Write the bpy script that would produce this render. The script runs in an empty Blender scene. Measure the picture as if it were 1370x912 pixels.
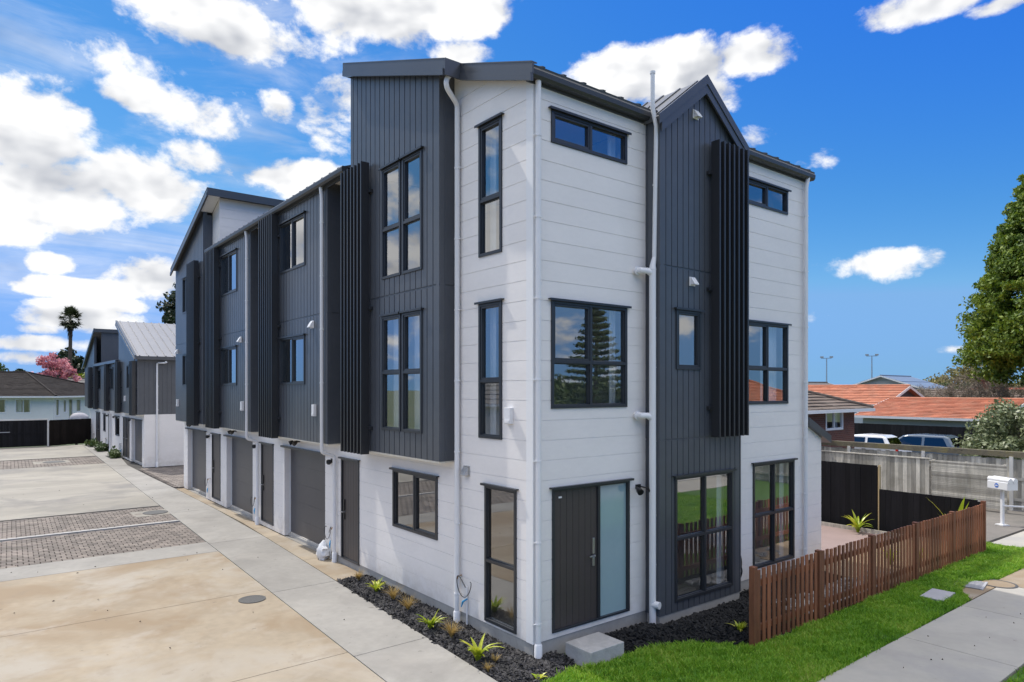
import bpy, bmesh, math, random
import numpy as np
from mathutils import Vector, Matrix, Euler
random.seed(7); rng = np.random.default_rng(7)
S = bpy.context.scene
COL = S.collection
PI = math.pi
R = math.radians

# ------------------------------------------------------------------ materials
def new_mat(name):
    m = bpy.data.materials.new(name); m.use_nodes = True
    nt = m.node_tree; b = nt.nodes['Principled BSDF']
    return m, nt, b

def mat(name, col, rough=.6, var=0.0, scale=3.0, bump=0.0, bscale=40.0, metal=0.0, spec=.5, stain=0.0, sscale=.5, stain_col=None, island=0.0, coat=0.0, stretch=None, spots=(), splash=0.0):
    """procedural surface: base colour broken up by two noises, optional stains, per-island value change and bump"""
    m, nt, b = new_mat(name); N = nt.nodes; Lk = nt.links
    b.inputs['Roughness'].default_value = rough; b.inputs['Metallic'].default_value = metal
    b.inputs['Specular IOR Level'].default_value = spec
    if coat: b.inputs['Coat Weight'].default_value = coat; b.inputs['Coat Roughness'].default_value = .08
    geo = N.new('ShaderNodeNewGeometry'); pos = geo.outputs['Position']
    if stretch:
        mp = N.new('ShaderNodeMapping'); mp.inputs['Scale'].default_value = stretch
        Lk.new(pos, mp.inputs['Vector']); pos = mp.outputs['Vector']
    cur = None
    rgb = N.new('ShaderNodeRGB'); rgb.outputs[0].default_value = (*col, 1); cur = rgb.outputs[0]
    def scale_by(cur, src, amt):
        mr = N.new('ShaderNodeMapRange'); mr.inputs['To Min'].default_value = 1-amt; mr.inputs['To Max'].default_value = 1+amt
        mr.inputs['From Min'].default_value = .25 if src.node.type == 'TEX_NOISE' else 0; mr.inputs['From Max'].default_value = .75 if src.node.type == 'TEX_NOISE' else 1
        Lk.new(src, mr.inputs['Value'])
        mx = N.new('ShaderNodeVectorMath'); mx.operation = 'SCALE'
        Lk.new(cur, mx.inputs[0]); Lk.new(mr.outputs[0], mx.inputs['Scale']); return mx.outputs[0]
    if var:
        for s, d, k in ((scale, 6, 1.0), (scale*9, 3, .5)):
            n = N.new('ShaderNodeTexNoise'); n.inputs['Scale'].default_value = s; n.inputs['Detail'].default_value = d
            Lk.new(pos, n.inputs['Vector']); cur = scale_by(cur, n.outputs[0], var*k)
    if island:
        cur = scale_by(cur, geo.outputs['Random Per Island'], island)
    if stain:
        n = N.new('ShaderNodeTexNoise'); n.inputs['Scale'].default_value = sscale; n.inputs['Detail'].default_value = 7; n.inputs['Roughness'].default_value = .62
        n.inputs['Distortion'].default_value = .6
        Lk.new(geo.outputs['Position'], n.inputs['Vector'])
        mr = N.new('ShaderNodeMapRange'); mr.inputs['From Min'].default_value = .5; mr.inputs['From Max'].default_value = .66; mr.inputs['To Max'].default_value = stain
        Lk.new(n.outputs[0], mr.inputs['Value'])
        mx = N.new('ShaderNodeMix'); mx.data_type = 'RGBA'
        Lk.new(mr.outputs[0], mx.inputs['Factor']); Lk.new(cur, mx.inputs['A']); mx.inputs['B'].default_value = (*(stain_col or [c*.5 for c in col]), 1)
        cur = mx.outputs['Result']
    if splash:                                             # rain-splashed dirt low on the wall
        sp = N.new('ShaderNodeSeparateXYZ'); Lk.new(geo.outputs['Position'], sp.inputs[0])
        zr_ = N.new('ShaderNodeMapRange'); zr_.inputs['From Min'].default_value = .75; zr_.inputs['From Max'].default_value = .15; Lk.new(sp.outputs[2], zr_.inputs['Value'])
        n = N.new('ShaderNodeTexNoise'); n.inputs['Scale'].default_value = 3.5; n.inputs['Detail'].default_value = 8; n.inputs['Roughness'].default_value = .7; Lk.new(geo.outputs['Position'], n.inputs['Vector'])
        nr = N.new('ShaderNodeMapRange'); nr.inputs['From Min'].default_value = .4; nr.inputs['From Max'].default_value = .65; nr.inputs['To Max'].default_value = splash; Lk.new(n.outputs[0], nr.inputs['Value'])
        mm = N.new('ShaderNodeMath'); mm.operation = 'MULTIPLY'; Lk.new(zr_.outputs[0], mm.inputs[0]); Lk.new(nr.outputs[0], mm.inputs[1])
        mx = N.new('ShaderNodeMix'); mx.data_type = 'RGBA'; Lk.new(mm.outputs[0], mx.inputs['Factor']); Lk.new(cur, mx.inputs['A']); mx.inputs['B'].default_value = (.42, .36, .28, 1); cur = mx.outputs['Result']
    for sc, lo, hi, amt, c in spots:                       # further layers of marks: scale, threshold range, strength, colour
        n = N.new('ShaderNodeTexNoise'); n.inputs['Scale'].default_value = sc; n.inputs['Detail'].default_value = 5; n.inputs['Roughness'].default_value = .6; n.inputs['Distortion'].default_value = .4
        av = N.new('ShaderNodeVectorMath'); av.inputs[1].default_value = (sc*3.1, sc*7.7, 0); Lk.new(geo.outputs['Position'], av.inputs[0]); Lk.new(av.outputs[0], n.inputs['Vector'])
        mr = N.new('ShaderNodeMapRange'); mr.inputs['From Min'].default_value = lo; mr.inputs['From Max'].default_value = hi; mr.inputs['To Max'].default_value = amt
        Lk.new(n.outputs[0], mr.inputs['Value'])
        mx = N.new('ShaderNodeMix'); mx.data_type = 'RGBA'; Lk.new(mr.outputs[0], mx.inputs['Factor']); Lk.new(cur, mx.inputs['A']); mx.inputs['B'].default_value = (*c, 1); cur = mx.outputs['Result']
    Lk.new(cur, b.inputs['Base Color'])
    if bump:
        n = N.new('ShaderNodeTexNoise'); n.inputs['Scale'].default_value = bscale; n.inputs['Detail'].default_value = 5
        Lk.new(pos, n.inputs['Vector'])
        bp = N.new('ShaderNodeBump'); bp.inputs['Strength'].default_value = bump; bp.inputs['Distance'].default_value = .02
        Lk.new(n.outputs[0], bp.inputs['Height']); Lk.new(bp.outputs[0], b.inputs['Normal'])
    return m

def leaf_mat(name, stops, rough=.5, trans=.25):
    m, nt, b = new_mat(name); N = nt.nodes; Lk = nt.links
    geo = N.new('ShaderNodeNewGeometry'); r = N.new('ShaderNodeValToRGB')
    cr = r.color_ramp
    while len(cr.elements) < len(stops): cr.elements.new(.5)
    for i, c in enumerate(stops):
        cr.elements[i].position = i/(len(stops)-1); cr.elements[i].color = (*c, 1)
    n = N.new('ShaderNodeTexNoise'); n.inputs['Scale'].default_value = .9; n.inputs['Detail'].default_value = 3
    Lk.new(geo.outputs['Position'], n.inputs['Vector'])
    mx = N.new('ShaderNodeMath'); mx.operation = 'MULTIPLY_ADD'; mx.inputs[1].default_value = .55
    ma = N.new('ShaderNodeMath'); ma.operation = 'MULTIPLY_ADD'; ma.inputs[1].default_value = 1.1; ma.inputs[2].default_value = -.32
    Lk.new(n.outputs[0], ma.inputs[0])
    Lk.new(geo.outputs['Random Per Island'], mx.inputs[0]); Lk.new(ma.outputs[0], mx.inputs[2])
    Lk.new(mx.outputs[0], r.inputs[0]); Lk.new(r.outputs[0], b.inputs['Base Color'])
    b.inputs['Roughness'].default_value = rough
    tr = N.new('ShaderNodeBsdfTranslucent'); Lk.new(r.outputs[0], tr.inputs[0])
    mix = N.new('ShaderNodeMixShader'); mix.inputs[0].default_value = trans
    Lk.new(b.outputs[0], mix.inputs[1]); Lk.new(tr.outputs[0], mix.inputs[2])
    Lk.new(mix.outputs[0], N['Material Output'].inputs[0])
    return m

def glass_mat(name, tint=(.88, .91, .92), boost=2.0, base=.34, rough=0.0):
    m, nt, b = new_mat(name); N = nt.nodes; Lk = nt.links; N.remove(b)
    t = N.new('ShaderNodeBsdfTransparent'); t.inputs[0].default_value = (*tint, 1)
    g = N.new('ShaderNodeBsdfGlossy'); g.inputs['Roughness'].default_value = rough
    geo = N.new('ShaderNodeNewGeometry')
    ns = N.new('ShaderNodeTexNoise'); ns.inputs['Scale'].default_value = .8; Lk.new(geo.outputs['Position'], ns.inputs['Vector'])
    bp = N.new('ShaderNodeBump'); bp.inputs['Strength'].default_value = .06; bp.inputs['Distance'].default_value = .02
    Lk.new(ns.outputs[0], bp.inputs['Height']); Lk.new(bp.outputs[0], g.inputs['Normal'])
    dp = N.new('ShaderNodeVectorMath'); dp.operation = 'DOT_PRODUCT'; Lk.new(geo.outputs['Normal'], dp.inputs[0]); Lk.new(geo.outputs['Incoming'], dp.inputs[1])
    def mth(op, *a):
        q = N.new('ShaderNodeMath'); q.operation = op
        for i, x in enumerate(a):
            if isinstance(x, (int, float)): q.inputs[i].default_value = x
            else: Lk.new(x, q.inputs[i])
        return q.outputs[0]
    sch = mth('POWER', mth('SUBTRACT', 1.0, mth('ABSOLUTE', dp.outputs['Value'])), 5.0)      # Schlick, the same from both faces
    mu = N.new('ShaderNodeMath'); mu.operation = 'MULTIPLY_ADD'; mu.use_clamp = True; mu.inputs[1].default_value = boost; mu.inputs[2].default_value = base
    mix = N.new('ShaderNodeMixShader')
    Lk.new(sch, mu.inputs[0]); Lk.new(mu.outputs[0], mix.inputs[0])
    Lk.new(t.outputs[0], mix.inputs[1]); Lk.new(g.outputs[0], mix.inputs[2]); Lk.new(mix.outputs[0], N['Material Output'].inputs[0])
    return m

M = {}
M['white'] = mat('white_weatherboard', (.80, .768, .742), .45, .04, .8, .06, 25, stain=.35, sscale=.7, stain_col=(.72, .70, .675), stretch=(1, 1, 2.5), splash=.4)
M['white_trim'] = mat('white_trim', (.78, .78, .78), .4, .02)
M['pvc'] = mat('white_pvc', (.74, .74, .75), .3, .03, 2)
M['dark'] = mat('charcoal_cladding', (.074, .081, .094), .34, .12, .9, .04, 80, stain=.25, sscale=.8, stain_col=(.088, .095, .105))
M['fascia'] = mat('charcoal_steel', (.055, .06, .07), .3, .08, 1.5, spec=.6)
M['gutter'] = mat('dark_gutter', (.035, .037, .042), .4, .06, 1.5)
M['slat'] = mat('charcoal_fin', (.026, .027, .030), .36, .08, 2)
M['alu'] = mat('dark_aluminium', (.028, .031, .037), .35, .06, 3)
M['door'] = mat('dark_door_paint', (.060, .050, .048), .42, .07, 2)
M['garage'] = mat('garage_door_paint', (.062, .060, .065), .38, .1, 1.0)
M['glass'] = glass_mat('window_glass')
M['frost'] = mat('frosted_glass', (.29, .41, .44), .08, .03, 1, spec=.8)
M['plaster'] = mat('interior_plaster', (.82, .81, .79), .8, .02)
M['carpet'] = mat('interior_floor', (.5, .47, .43), .9, .05)
M['curtain'] = mat('white_blind', (.78, .8, .82), .8, .03, 4)
M['soffit'] = mat('cream_soffit', (.74, .69, .58), .6, .03)
M['roofsteel'] = mat('grey_roof_steel', (.21, .21, .225), .38, .05, 1, metal=.3)
M['roofdark'] = mat('charcoal_roof_steel', (.07, .075, .085), .35, .05, 1)
M['steel'] = mat('brushed_steel', (.55, .55, .56), .3, .05, 5, metal=.9)
M['black'] = mat('black_plastic', (.012, .012, .013), .35, .05)
M['found'] = mat('foundation_concrete', (.36, .35, .33), .85, .12, 2.5, .15, 60, stain=.5, sscale=1.2, stain_col=(.22, .21, .2))
M['conc_tan'] = mat('tan_concrete', (.30, .246, .178), .8, .15, .9, .1, 90, stain=.9, sscale=.42, stain_col=(.335, .30, .252), island=.05, spots=((.33,.50,.60,.9,(.245,.18,.112)), (.9,.56,.66,.5,(.36,.32,.27)), (1.9,.58,.68,.45,(.215,.168,.118)), (7,.68,.72,.6,(.13,.1,.075)), (24,.72,.75,.7,(.1,.085,.07))))
M['conc_grey'] = mat('grey_concrete', (.265, .252, .232), .8, .14, .9, .1, 90, stain=.7, sscale=.5, stain_col=(.205, .193, .178), island=.06, spots=((.8,.54,.66,.5,(.31,.29,.262)), (6,.67,.71,.5,(.11,.1,.09)), (22,.72,.75,.6,(.09,.08,.07))))
M['conc_far'] = mat('weathered_concrete', (.27, .25, .215), .8, .16, .35, .1, 80, stain=.9, sscale=.3, stain_col=(.17, .16, .15), island=.05, stretch=(.4, 2.2, 1), spots=((.6,.55,.68,.6,(.19,.178,.16)), (5,.67,.71,.5,(.12,.11,.1))))
M['conc_path'] = mat('path_concrete', (.37, .35, .31), .82, .08, .8, .1, 90, stain=.7, sscale=.6, stain_col=(.30, .29, .28), island=.05, spots=((1.2,.56,.68,.4,(.32,.3,.27)), (8,.67,.71,.5,(.16,.15,.14))))
M['conc_step'] = mat('step_concrete', (.42, .41, .40), .8, .1, 5, .2, 60, stain=.4, sscale=3)
M['paver'] = mat('grey_paver', (.172, .146, .128), .85, .2, 1.2, .2, 90, island=.28)
M['joint'] = mat('paver_joint', (.06, .055, .05), .95, .2, 8)
M['asphalt'] = mat('asphalt', (.085, .083, .08), .9, .15, 1.5, .3, 120)
M['pinkpave'] = mat('patio_paving', (.27, .2, .185), .8, .08, 2)
M['gravel'] = mat('tan_gravel', (.42, .31, .2), .95, .2, 30, .6, 60)
M['soil'] = mat('soil', (.035, .027, .022), .95, .3, 6, .6, 40)
M['turf'] = mat('turf_soil', (.06, .13, .02), .95, .3, 4, .5, 60)
M['mulch'] = mat('bark_mulch', (.034, .032, .033), .8, .3, 12, .5, 60, island=.85)
M['mulchblack'] = mat('black_mulch', (.007, .007, .0075), .8, .3, 12, .5, 60, island=.7)
M['rustwood'] = mat('stained_picket', (.215, .078, .035), .6, .3, 3, .25, 40, island=.42, stretch=(4, 4, .6))
M['greywood'] = mat('weathered_paling', (.47, .44, .38), .9, .25, 2.5, .3, 30, island=.42, stretch=(5, 5, .5), stain=.35, sscale=1.1, stain_col=(.14, .13, .09))
M['mossy'] = mat('mossy_rail', (.16, .14, .10), .95, .35, 3, .4, 20, stain=.6, sscale=3, stain_col=(.2, .17, .06))
M['blackwood'] = mat('black_stained_fence', (.010, .010, .012), .75, .25, 2, .2, 30, spec=.2, island=.35, stretch=(5, 5, .5))
M['brownfence'] = mat('dark_brown_fence', (.018, .014, .012), .8, .2, 2, spec=.15, island=.3)
M['rawwood'] = mat('raw_timber', (.5, .38, .2), .7, .1)
M['brick'] = None
M['paint_cream'] = mat('cream_render', (.74, .74, .70), .7, .04, 1)
M['paint_grey'] = mat('grey_render', (.42, .42, .38), .75, .05, 1)
M['paint_blue'] = mat('pale_blue_board', (.5, .55, .62), .7, .05, 1)
M['orange'] = mat('orange_tile', (.42, .155, .086), .75, .2, 1.2, .2, 30, island=.13, stain=.5, sscale=1.3, stain_col=(.36, .19, .12))
M['redroof'] = mat('red_roof', (.5, .11, .06), .6, .06, 1)
M['browntile'] = mat('brown_tile', (.14, .105, .083), .85, .2, 2, .2, 30, island=.22, stain=.4, sscale=1.5, stain_col=(.22, .19, .16))
M['blacktile'] = mat('black_tile', (.024, .019, .018), .85, .2, 2, .2, 20, spec=.15)
M['greytile'] = mat('grey_tile', (.09, .085, .085), .8, .15, 1)
M['blueroof'] = mat('blue_grey_roof', (.14, .19, .27), .5, .08, .6)
M['whiteroof'] = mat('white_roof', (.7, .7, .68), .5, .05)
M['bark'] = mat('tree_bark', (.085, .065, .048), .9, .3, 4, .6, 14, stretch=(3, 3, .7))
M['twig'] = mat('twig', (.17, .135, .11), .9, .2, 2)
M['carwhite'] = mat('white_car_paint', (.72, .73, .75), .25, .02, coat=.6)
M['carblue'] = mat('slate_blue_car_paint', (.09, .125, .17), .25, .03, coat=.7)
M['carglass'] = glass_mat('car_glass', (.02, .025, .03), 1.0, .12)
M['tyre'] = mat('tyre', (.02, .02, .02), .85, .1)
M['redlamp'] = mat('red_lens', (.5, .02, .015), .2)
M['clearlamp'] = mat('clear_lens', (.7, .72, .75), .1)
M['blue'] = mat('blue_plastic', (.02, .28, .55), .4)
M['logo_blue'] = mat('blue_ink', (.03, .13, .5), .5)
M['iron'] = mat('cast_iron', (.07, .07, .07), .6, .2, 20, .4, 60)
M['lidgrey'] = mat('grey_lid', (.36, .36, .38), .6, .06, 4)
M['silvercloth'] = mat('grey_cover', (.34, .33, .36), .7, .08, 3)
M['postwhite'] = mat('white_post', (.62, .61, .58), .6, .08, 4)
M['leaf_lime'] = leaf_mat('lime_strap_leaf', [(.14, .26, .015), (.3, .42, .025), (.5, .52, .04), (.55, .5, .08)], .35, .3)
M['leaf_straw'] = leaf_mat('straw_leaf', [(.28, .19, .06), (.42, .29, .09), (.5, .36, .13)], .6, .3)
M['grass'] = leaf_mat('grass_blade', [(.045, .13, .008), (.12, .30, .017), (.22, .43, .028), (.34, .51, .05), (.46, .50, .12)], .5, .4)
M['macro'] = leaf_mat('conifer_leaf', [(.025, .055, .008), (.085, .15, .014), (.18, .25, .022), (.29, .35, .035)], .6, .3)
M['darkleaf'] = leaf_mat('dark_leaf', [(.008, .016, .007), (.02, .036, .012), (.04, .062, .02)], .6, .15)
M['midleaf'] = leaf_mat('mid_leaf', [(.025, .05, .012), (.06, .1, .022), (.11, .15, .035)], .55, .25)
M['olive'] = leaf_mat('olive_leaf', [(.09, .08, .025), (.17, .15, .045), (.25, .21, .07)], .6, .25)
M['limebush'] = leaf_mat('lime_bush', [(.1, .14, .01), (.22, .26, .015), (.34, .36, .03)], .6, .3)
M['silver'] = leaf_mat('silver_leaf', [(.05, .075, .025), (.12, .15, .06), (.24, .27, .14), (.48, .5, .32)], .4, .2)
M['twigleaf'] = leaf_mat('twig_tips', [(.16, .125, .10), (.26, .21, .165), (.36, .30, .23)], .9, .1)
M['pink'] = leaf_mat('pink_blossom', [(.42, .13, .15), (.66, .28, .31), (.8, .46, .48)], .6, .3)
M['palm'] = leaf_mat('palm_leaf', [(.012, .018, .007), (.035, .045, .016), (.07, .08, .028)], .5, .15)

def brick_mat(name, c1, c2, mortar, axis):
    m, nt, b = new_mat(name); N = nt.nodes; Lk = nt.links
    g = N.new('ShaderNodeNewGeometry'); sp = N.new('ShaderNodeSeparateXYZ'); Lk.new(g.outputs['Position'], sp.inputs[0])
    ad = N.new('ShaderNodeMath'); Lk.new(sp.outputs[0], ad.inputs[0]); Lk.new(sp.outputs[1], ad.inputs[1])
    cb = N.new('ShaderNodeCombineXYZ'); Lk.new(ad.outputs[0], cb.inputs[0]); Lk.new(sp.outputs[2], cb.inputs[1])
    t = N.new('ShaderNodeTexBrick'); Lk.new(cb.outputs[0], t.inputs['Vector'])
    t.inputs['Color1'].default_value = (*c1, 1); t.inputs['Color2'].default_value = (*c2, 1); t.inputs['Mortar'].default_value = (*mortar, 1)
    t.inputs['Scale'].default_value = 1; t.inputs['Brick Width'].default_value = .23; t.inputs['Row Height'].default_value = .086; t.inputs['Mortar Size'].default_value = .006
    Lk.new(t.outputs[0], b.inputs['Base Color']); b.inputs['Roughness'].default_value = .85
    return m
M['brick'] = brick_mat('red_brick', (.16, .055, .036), (.11, .042, .03), (.17, .13, .11), 0)

# ------------------------------------------------------------------ mesh building
class MB:
    def __init__(s): s.v = []; s.f = []; s.mi = []; s.cur = 0
    def add(s, vs, fs):
        o = len(s.v); s.v.extend(vs)
        for f in fs: s.f.append([i+o for i in f]); s.mi.append(s.cur)
    def box(s, x0, x1, y0, y1, z0, z1):
        s.add([(x0,y0,z0),(x1,y0,z0),(x1,y1,z0),(x0,y1,z0),(x0,y0,z1),(x1,y0,z1),(x1,y1,z1),(x0,y1,z1)],
              [(0,3,2,1),(4,5,6,7),(0,1,5,4),(1,2,6,5),(2,3,7,6),(3,0,4,7)]); return s
    def ubox(s, m, u0, u1, v0, v1, w0, w1):
        c = [m(u, v, w) for w in (w0, w1) for (u, v) in ((u0,v0),(u1,v0),(u1,v1),(u0,v1))]
        s.add(c, [(0,1,2,3),(7,6,5,4),(0,4,5,1),(1,5,6,2),(2,6,7,3),(3,7,4,0)]); return s
    def prism(s, poly, d):          # polygon (3D points) extruded by vector d
        n = len(poly); d = Vector(d)
        s.add([tuple(p) for p in poly] + [tuple(Vector(p)+d) for p in poly],
              [list(range(n))[::-1], list(range(n, 2*n))] + [(i, (i+1) % n, n+(i+1) % n, n+i) for i in range(n)]); return s
    def quad(s, *p): s.add(list(p), [tuple(range(len(p)))]); return s
    def tube(s, pts, r, n=10, caps=True):
        pts = [Vector(p) for p in pts]; rr = r if isinstance(r, (list, tuple)) else [r]*len(pts)
        rings = []; vs = []
        for i, p in enumerate(pts):
            a = pts[i]-pts[i-1] if i else pts[1]-pts[0]
            b = pts[i+1]-pts[i] if i < len(pts)-1 else a
            t = (a.normalized()+b.normalized())
            t = t.normalized() if t.length > 1e-6 else a.normalized()
            ref = Vector((0,0,1)) if abs(t.z) < .9 else Vector((1,0,0))
            if abs(t.z) >= .5: ref = Vector((1,0,0))
            x = t.cross(ref).normalized(); y = t.cross(x)
            for k in range(n):
                an = 2*PI*k/n; vs.append(tuple(p + x*math.cos(an)*rr[i] + y*math.sin(an)*rr[i]))
        fs = []
        for i in range(len(pts)-1):
            for k in range(n): fs.append((i*n+k, i*n+(k+1) % n, (i+1)*n+(k+1) % n, (i+1)*n+k))
        if caps: fs.append(tuple(range(n))[::-1]); fs.append(tuple(range((len(pts)-1)*n, len(pts)*n)))
        s.add(vs, fs); return s
    def build(s, name, m, parent=None, smooth=False, bevel=0.0, recalc=True):
        me = bpy.data.meshes.new(name); me.from_pydata(s.v, [], s.f)
        for x in (m if isinstance(m, (list, tuple)) else [m]): me.materials.append(x)
        if any(s.mi): me.polygons.foreach_set('material_index', s.mi)
        if smooth: me.polygons.foreach_set('use_smooth', [True]*len(s.f))
        if recalc:
            bm = bmesh.new(); bm.from_mesh(me); bmesh.ops.recalc_face_normals(bm, faces=bm.faces); bm.to_mesh(me); bm.free()
        o = bpy.data.objects.new(name, me); COL.objects.link(o)
        if parent: o.parent = parent
        if bevel:
            md = o.modifiers.new('bevel', 'BEVEL'); md.width = bevel; md.segments = 2; md.limit_method = 'ANGLE'
        if smooth:
            md = o.modifiers.new('es', 'EDGE_SPLIT'); md.split_angle = R(38)
        return o

def tag(o, label=None, cat=None, group=None, kind=None):
    if label: o['label'] = label
    if cat: o['category'] = cat
    if group: o['group'] = group
    if kind: o['kind'] = kind
    return o
def thing(name, label, cat, loc=(0,0,0), rz=0, group=None):
    o = bpy.data.objects.new(name, None); COL.objects.link(o); o.empty_display_size = .3
    o.location = loc; o.rotation_euler = (0,0,rz); return tag(o, label, cat, group)
def struct(name, mb, m, **k): return tag(mb.build(name, m, **k), kind='structure')
def children(o): return [c for c in bpy.data.objects if c.parent is o]
def copy_tree(o, parent=None):
    kids = children(o); c = o.copy(); COL.objects.link(c); c.parent = parent
    for k in kids: copy_tree(k, c)
    return c

FX = lambda x0: (lambda u, v, w: (x0+w, u, v))      # wall facing -X : u along y, v up, w into the wall
FY = lambda y0: (lambda u, v, w: (u, y0+w, v))      # wall facing -Y

# ------------------------------------------------------------------ camera (24 mm, level, a little lens rise)
fw = Vector((.618, .786, 0)).normalized(); rt = Vector((fw.y, -fw.x, 0))
CAM = Vector((-6.2303, -7.4406, 3.85)); FP = 909.0; CXP = 685.0; HYP = 520.0
cam = bpy.data.cameras.new('camera'); co = bpy.data.objects.new('camera', cam); COL.objects.link(co); S.camera = co
co.location = CAM; co.rotation_euler = (PI/2, 0, -math.atan2(fw.x, fw.y))
cam.sensor_width = 36; cam.lens = 36*FP/1370; cam.shift_y = 64/1370; cam.clip_end = 3000; cam.clip_start = .05
def ray(px, py): return fw + rt*((px-CXP)/FP) + Vector((0,0,1))*((HYP-py)/FP)
def at(px, d, z=0.0):
    p = CAM + ray(px, HYP)*d; return Vector((p.x, p.y, z))
def zat(py, d): return CAM.z + (HYP-py)/FP*d

# ------------------------------------------------------------------ cladding walls
def wall(name, m, u0, u1, v0, v1, holes=(), groove=None, pitch=.29, gw=.010, gd=.0075, t=.13, clip=(), phase=0.0, extra_v=(), parent=None, mats=None):
    us = {u0, u1}; vs = {v0, v1}
    gu = []; gv = []
    if groove == 'v':
        k = math.floor((u0-phase)/pitch)
        while True:
            c = phase + k*pitch
            if c > u1: break
            if c-gw > u0 and c+gw < u1: gu.append((c-gw/2, c+gw/2))
            k += 1
    if groove == 'h':
        k = math.floor((v0-phase)/pitch)
        while True:
            c = phase + k*pitch
            if c > v1: break
            if c-gw > v0 and c+gw < v1: gv.append((c-gw/2, c+gw/2))
            k += 1
    for c in extra_v: gv.append((c-gw*.8, c+gw*.8))
    for a, b in gu: us |= {a, b}
    for a, b in gv: vs |= {a, b}
    for h in holes: us |= {max(u0, h[0]), min(u1, h[1])}; vs |= {max(v0, h[2]), min(v1, h[3])}
    us = sorted(us); vs = sorted(vs)
    us = [a for i, a in enumerate(us) if i == 0 or a-us[i-1] > 1e-5]; vs = [a for i, a in enumerate(vs) if i == 0 or a-vs[i-1] > 1e-5]
    nu, nv = len(us)-1, len(vs)-1
    D = [[0.0]*nv for _ in range(nu)]
    for i in range(nu):
        uc = (us[i]+us[i+1])/2
        ing = any(a < uc < b for a, b in gu)
        for j in range(nv):
            vc = (vs[j]+vs[j+1])/2
            if any(h[0] < uc < h[1] and h[2] < vc < h[3] for h in holes): D[i][j] = None
            elif ing or any(a < vc < b for a, b in gv): D[i][j] = gd
    mb = MB()
    for i in range(nu):
        for j in range(nv):
            d = D[i][j]; a, b, c, e = us[i], us[i+1], vs[j], vs[j+1]
            if d is not None:
                mb.cur = 0; mb.quad(m(a,c,d), m(b,c,d), m(b,e,d), m(a,e,d))
                mb.cur = 1; mb.quad(m(a,c,t), m(a,e,t), m(b,e,t), m(b,c,t))
            mb.cur = 0
            d1 = t if d is None else d
            if i+1 < nu:
                d2 = D[i+1][j]; d2 = t if d2 is None else d2
                if abs(d1-d2) > 1e-6: mb.quad(m(b,c,d1), m(b,e,d1), m(b,e,d2), m(b,c,d2))
            if j+1 < nv:
                d2 = D[i][j+1]; d2 = t if d2 is None else d2
                if abs(d1-d2) > 1e-6: mb.quad(m(a,e,d1), m(b,e,d1), m(b,e,d2), m(a,e,d2))
            if i == 0 and d is not None: mb.quad(m(a,c,d), m(a,e,d), m(a,e,t), m(a,c,t))
            if i == nu-1 and d is not None: mb.quad(m(b,c,d), m(b,e,d), m(b,e,t), m(b,c,t))
            if j == 0 and d is not None: mb.quad(m(a,c,d), m(b,c,d), m(b,c,t), m(a,c,t))
    me = bpy.data.meshes.new(name); me.from_pydata(mb.v, [], mb.f)
    for x in (mats or (M['white'], M['plaster'])): me.materials.append(x)
    me.polygons.foreach_set('material_index', mb.mi)
    if clip:
        bm = bmesh.new(); bm.from_mesh(me)
        for p, n in clip:
            bmesh.ops.bisect_plane(bm, geom=bm.verts[:]+bm.edges[:]+bm.faces[:], plane_co=p, plane_no=n, clear_outer=True)
        bm.to_mesh(me); bm.free()
    o = bpy.data.objects.new(name, me); COL.objects.link(o)
    if parent: o.parent = parent
    return o
DARK = lambda: (M['dark'], M['plaster'])

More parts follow.
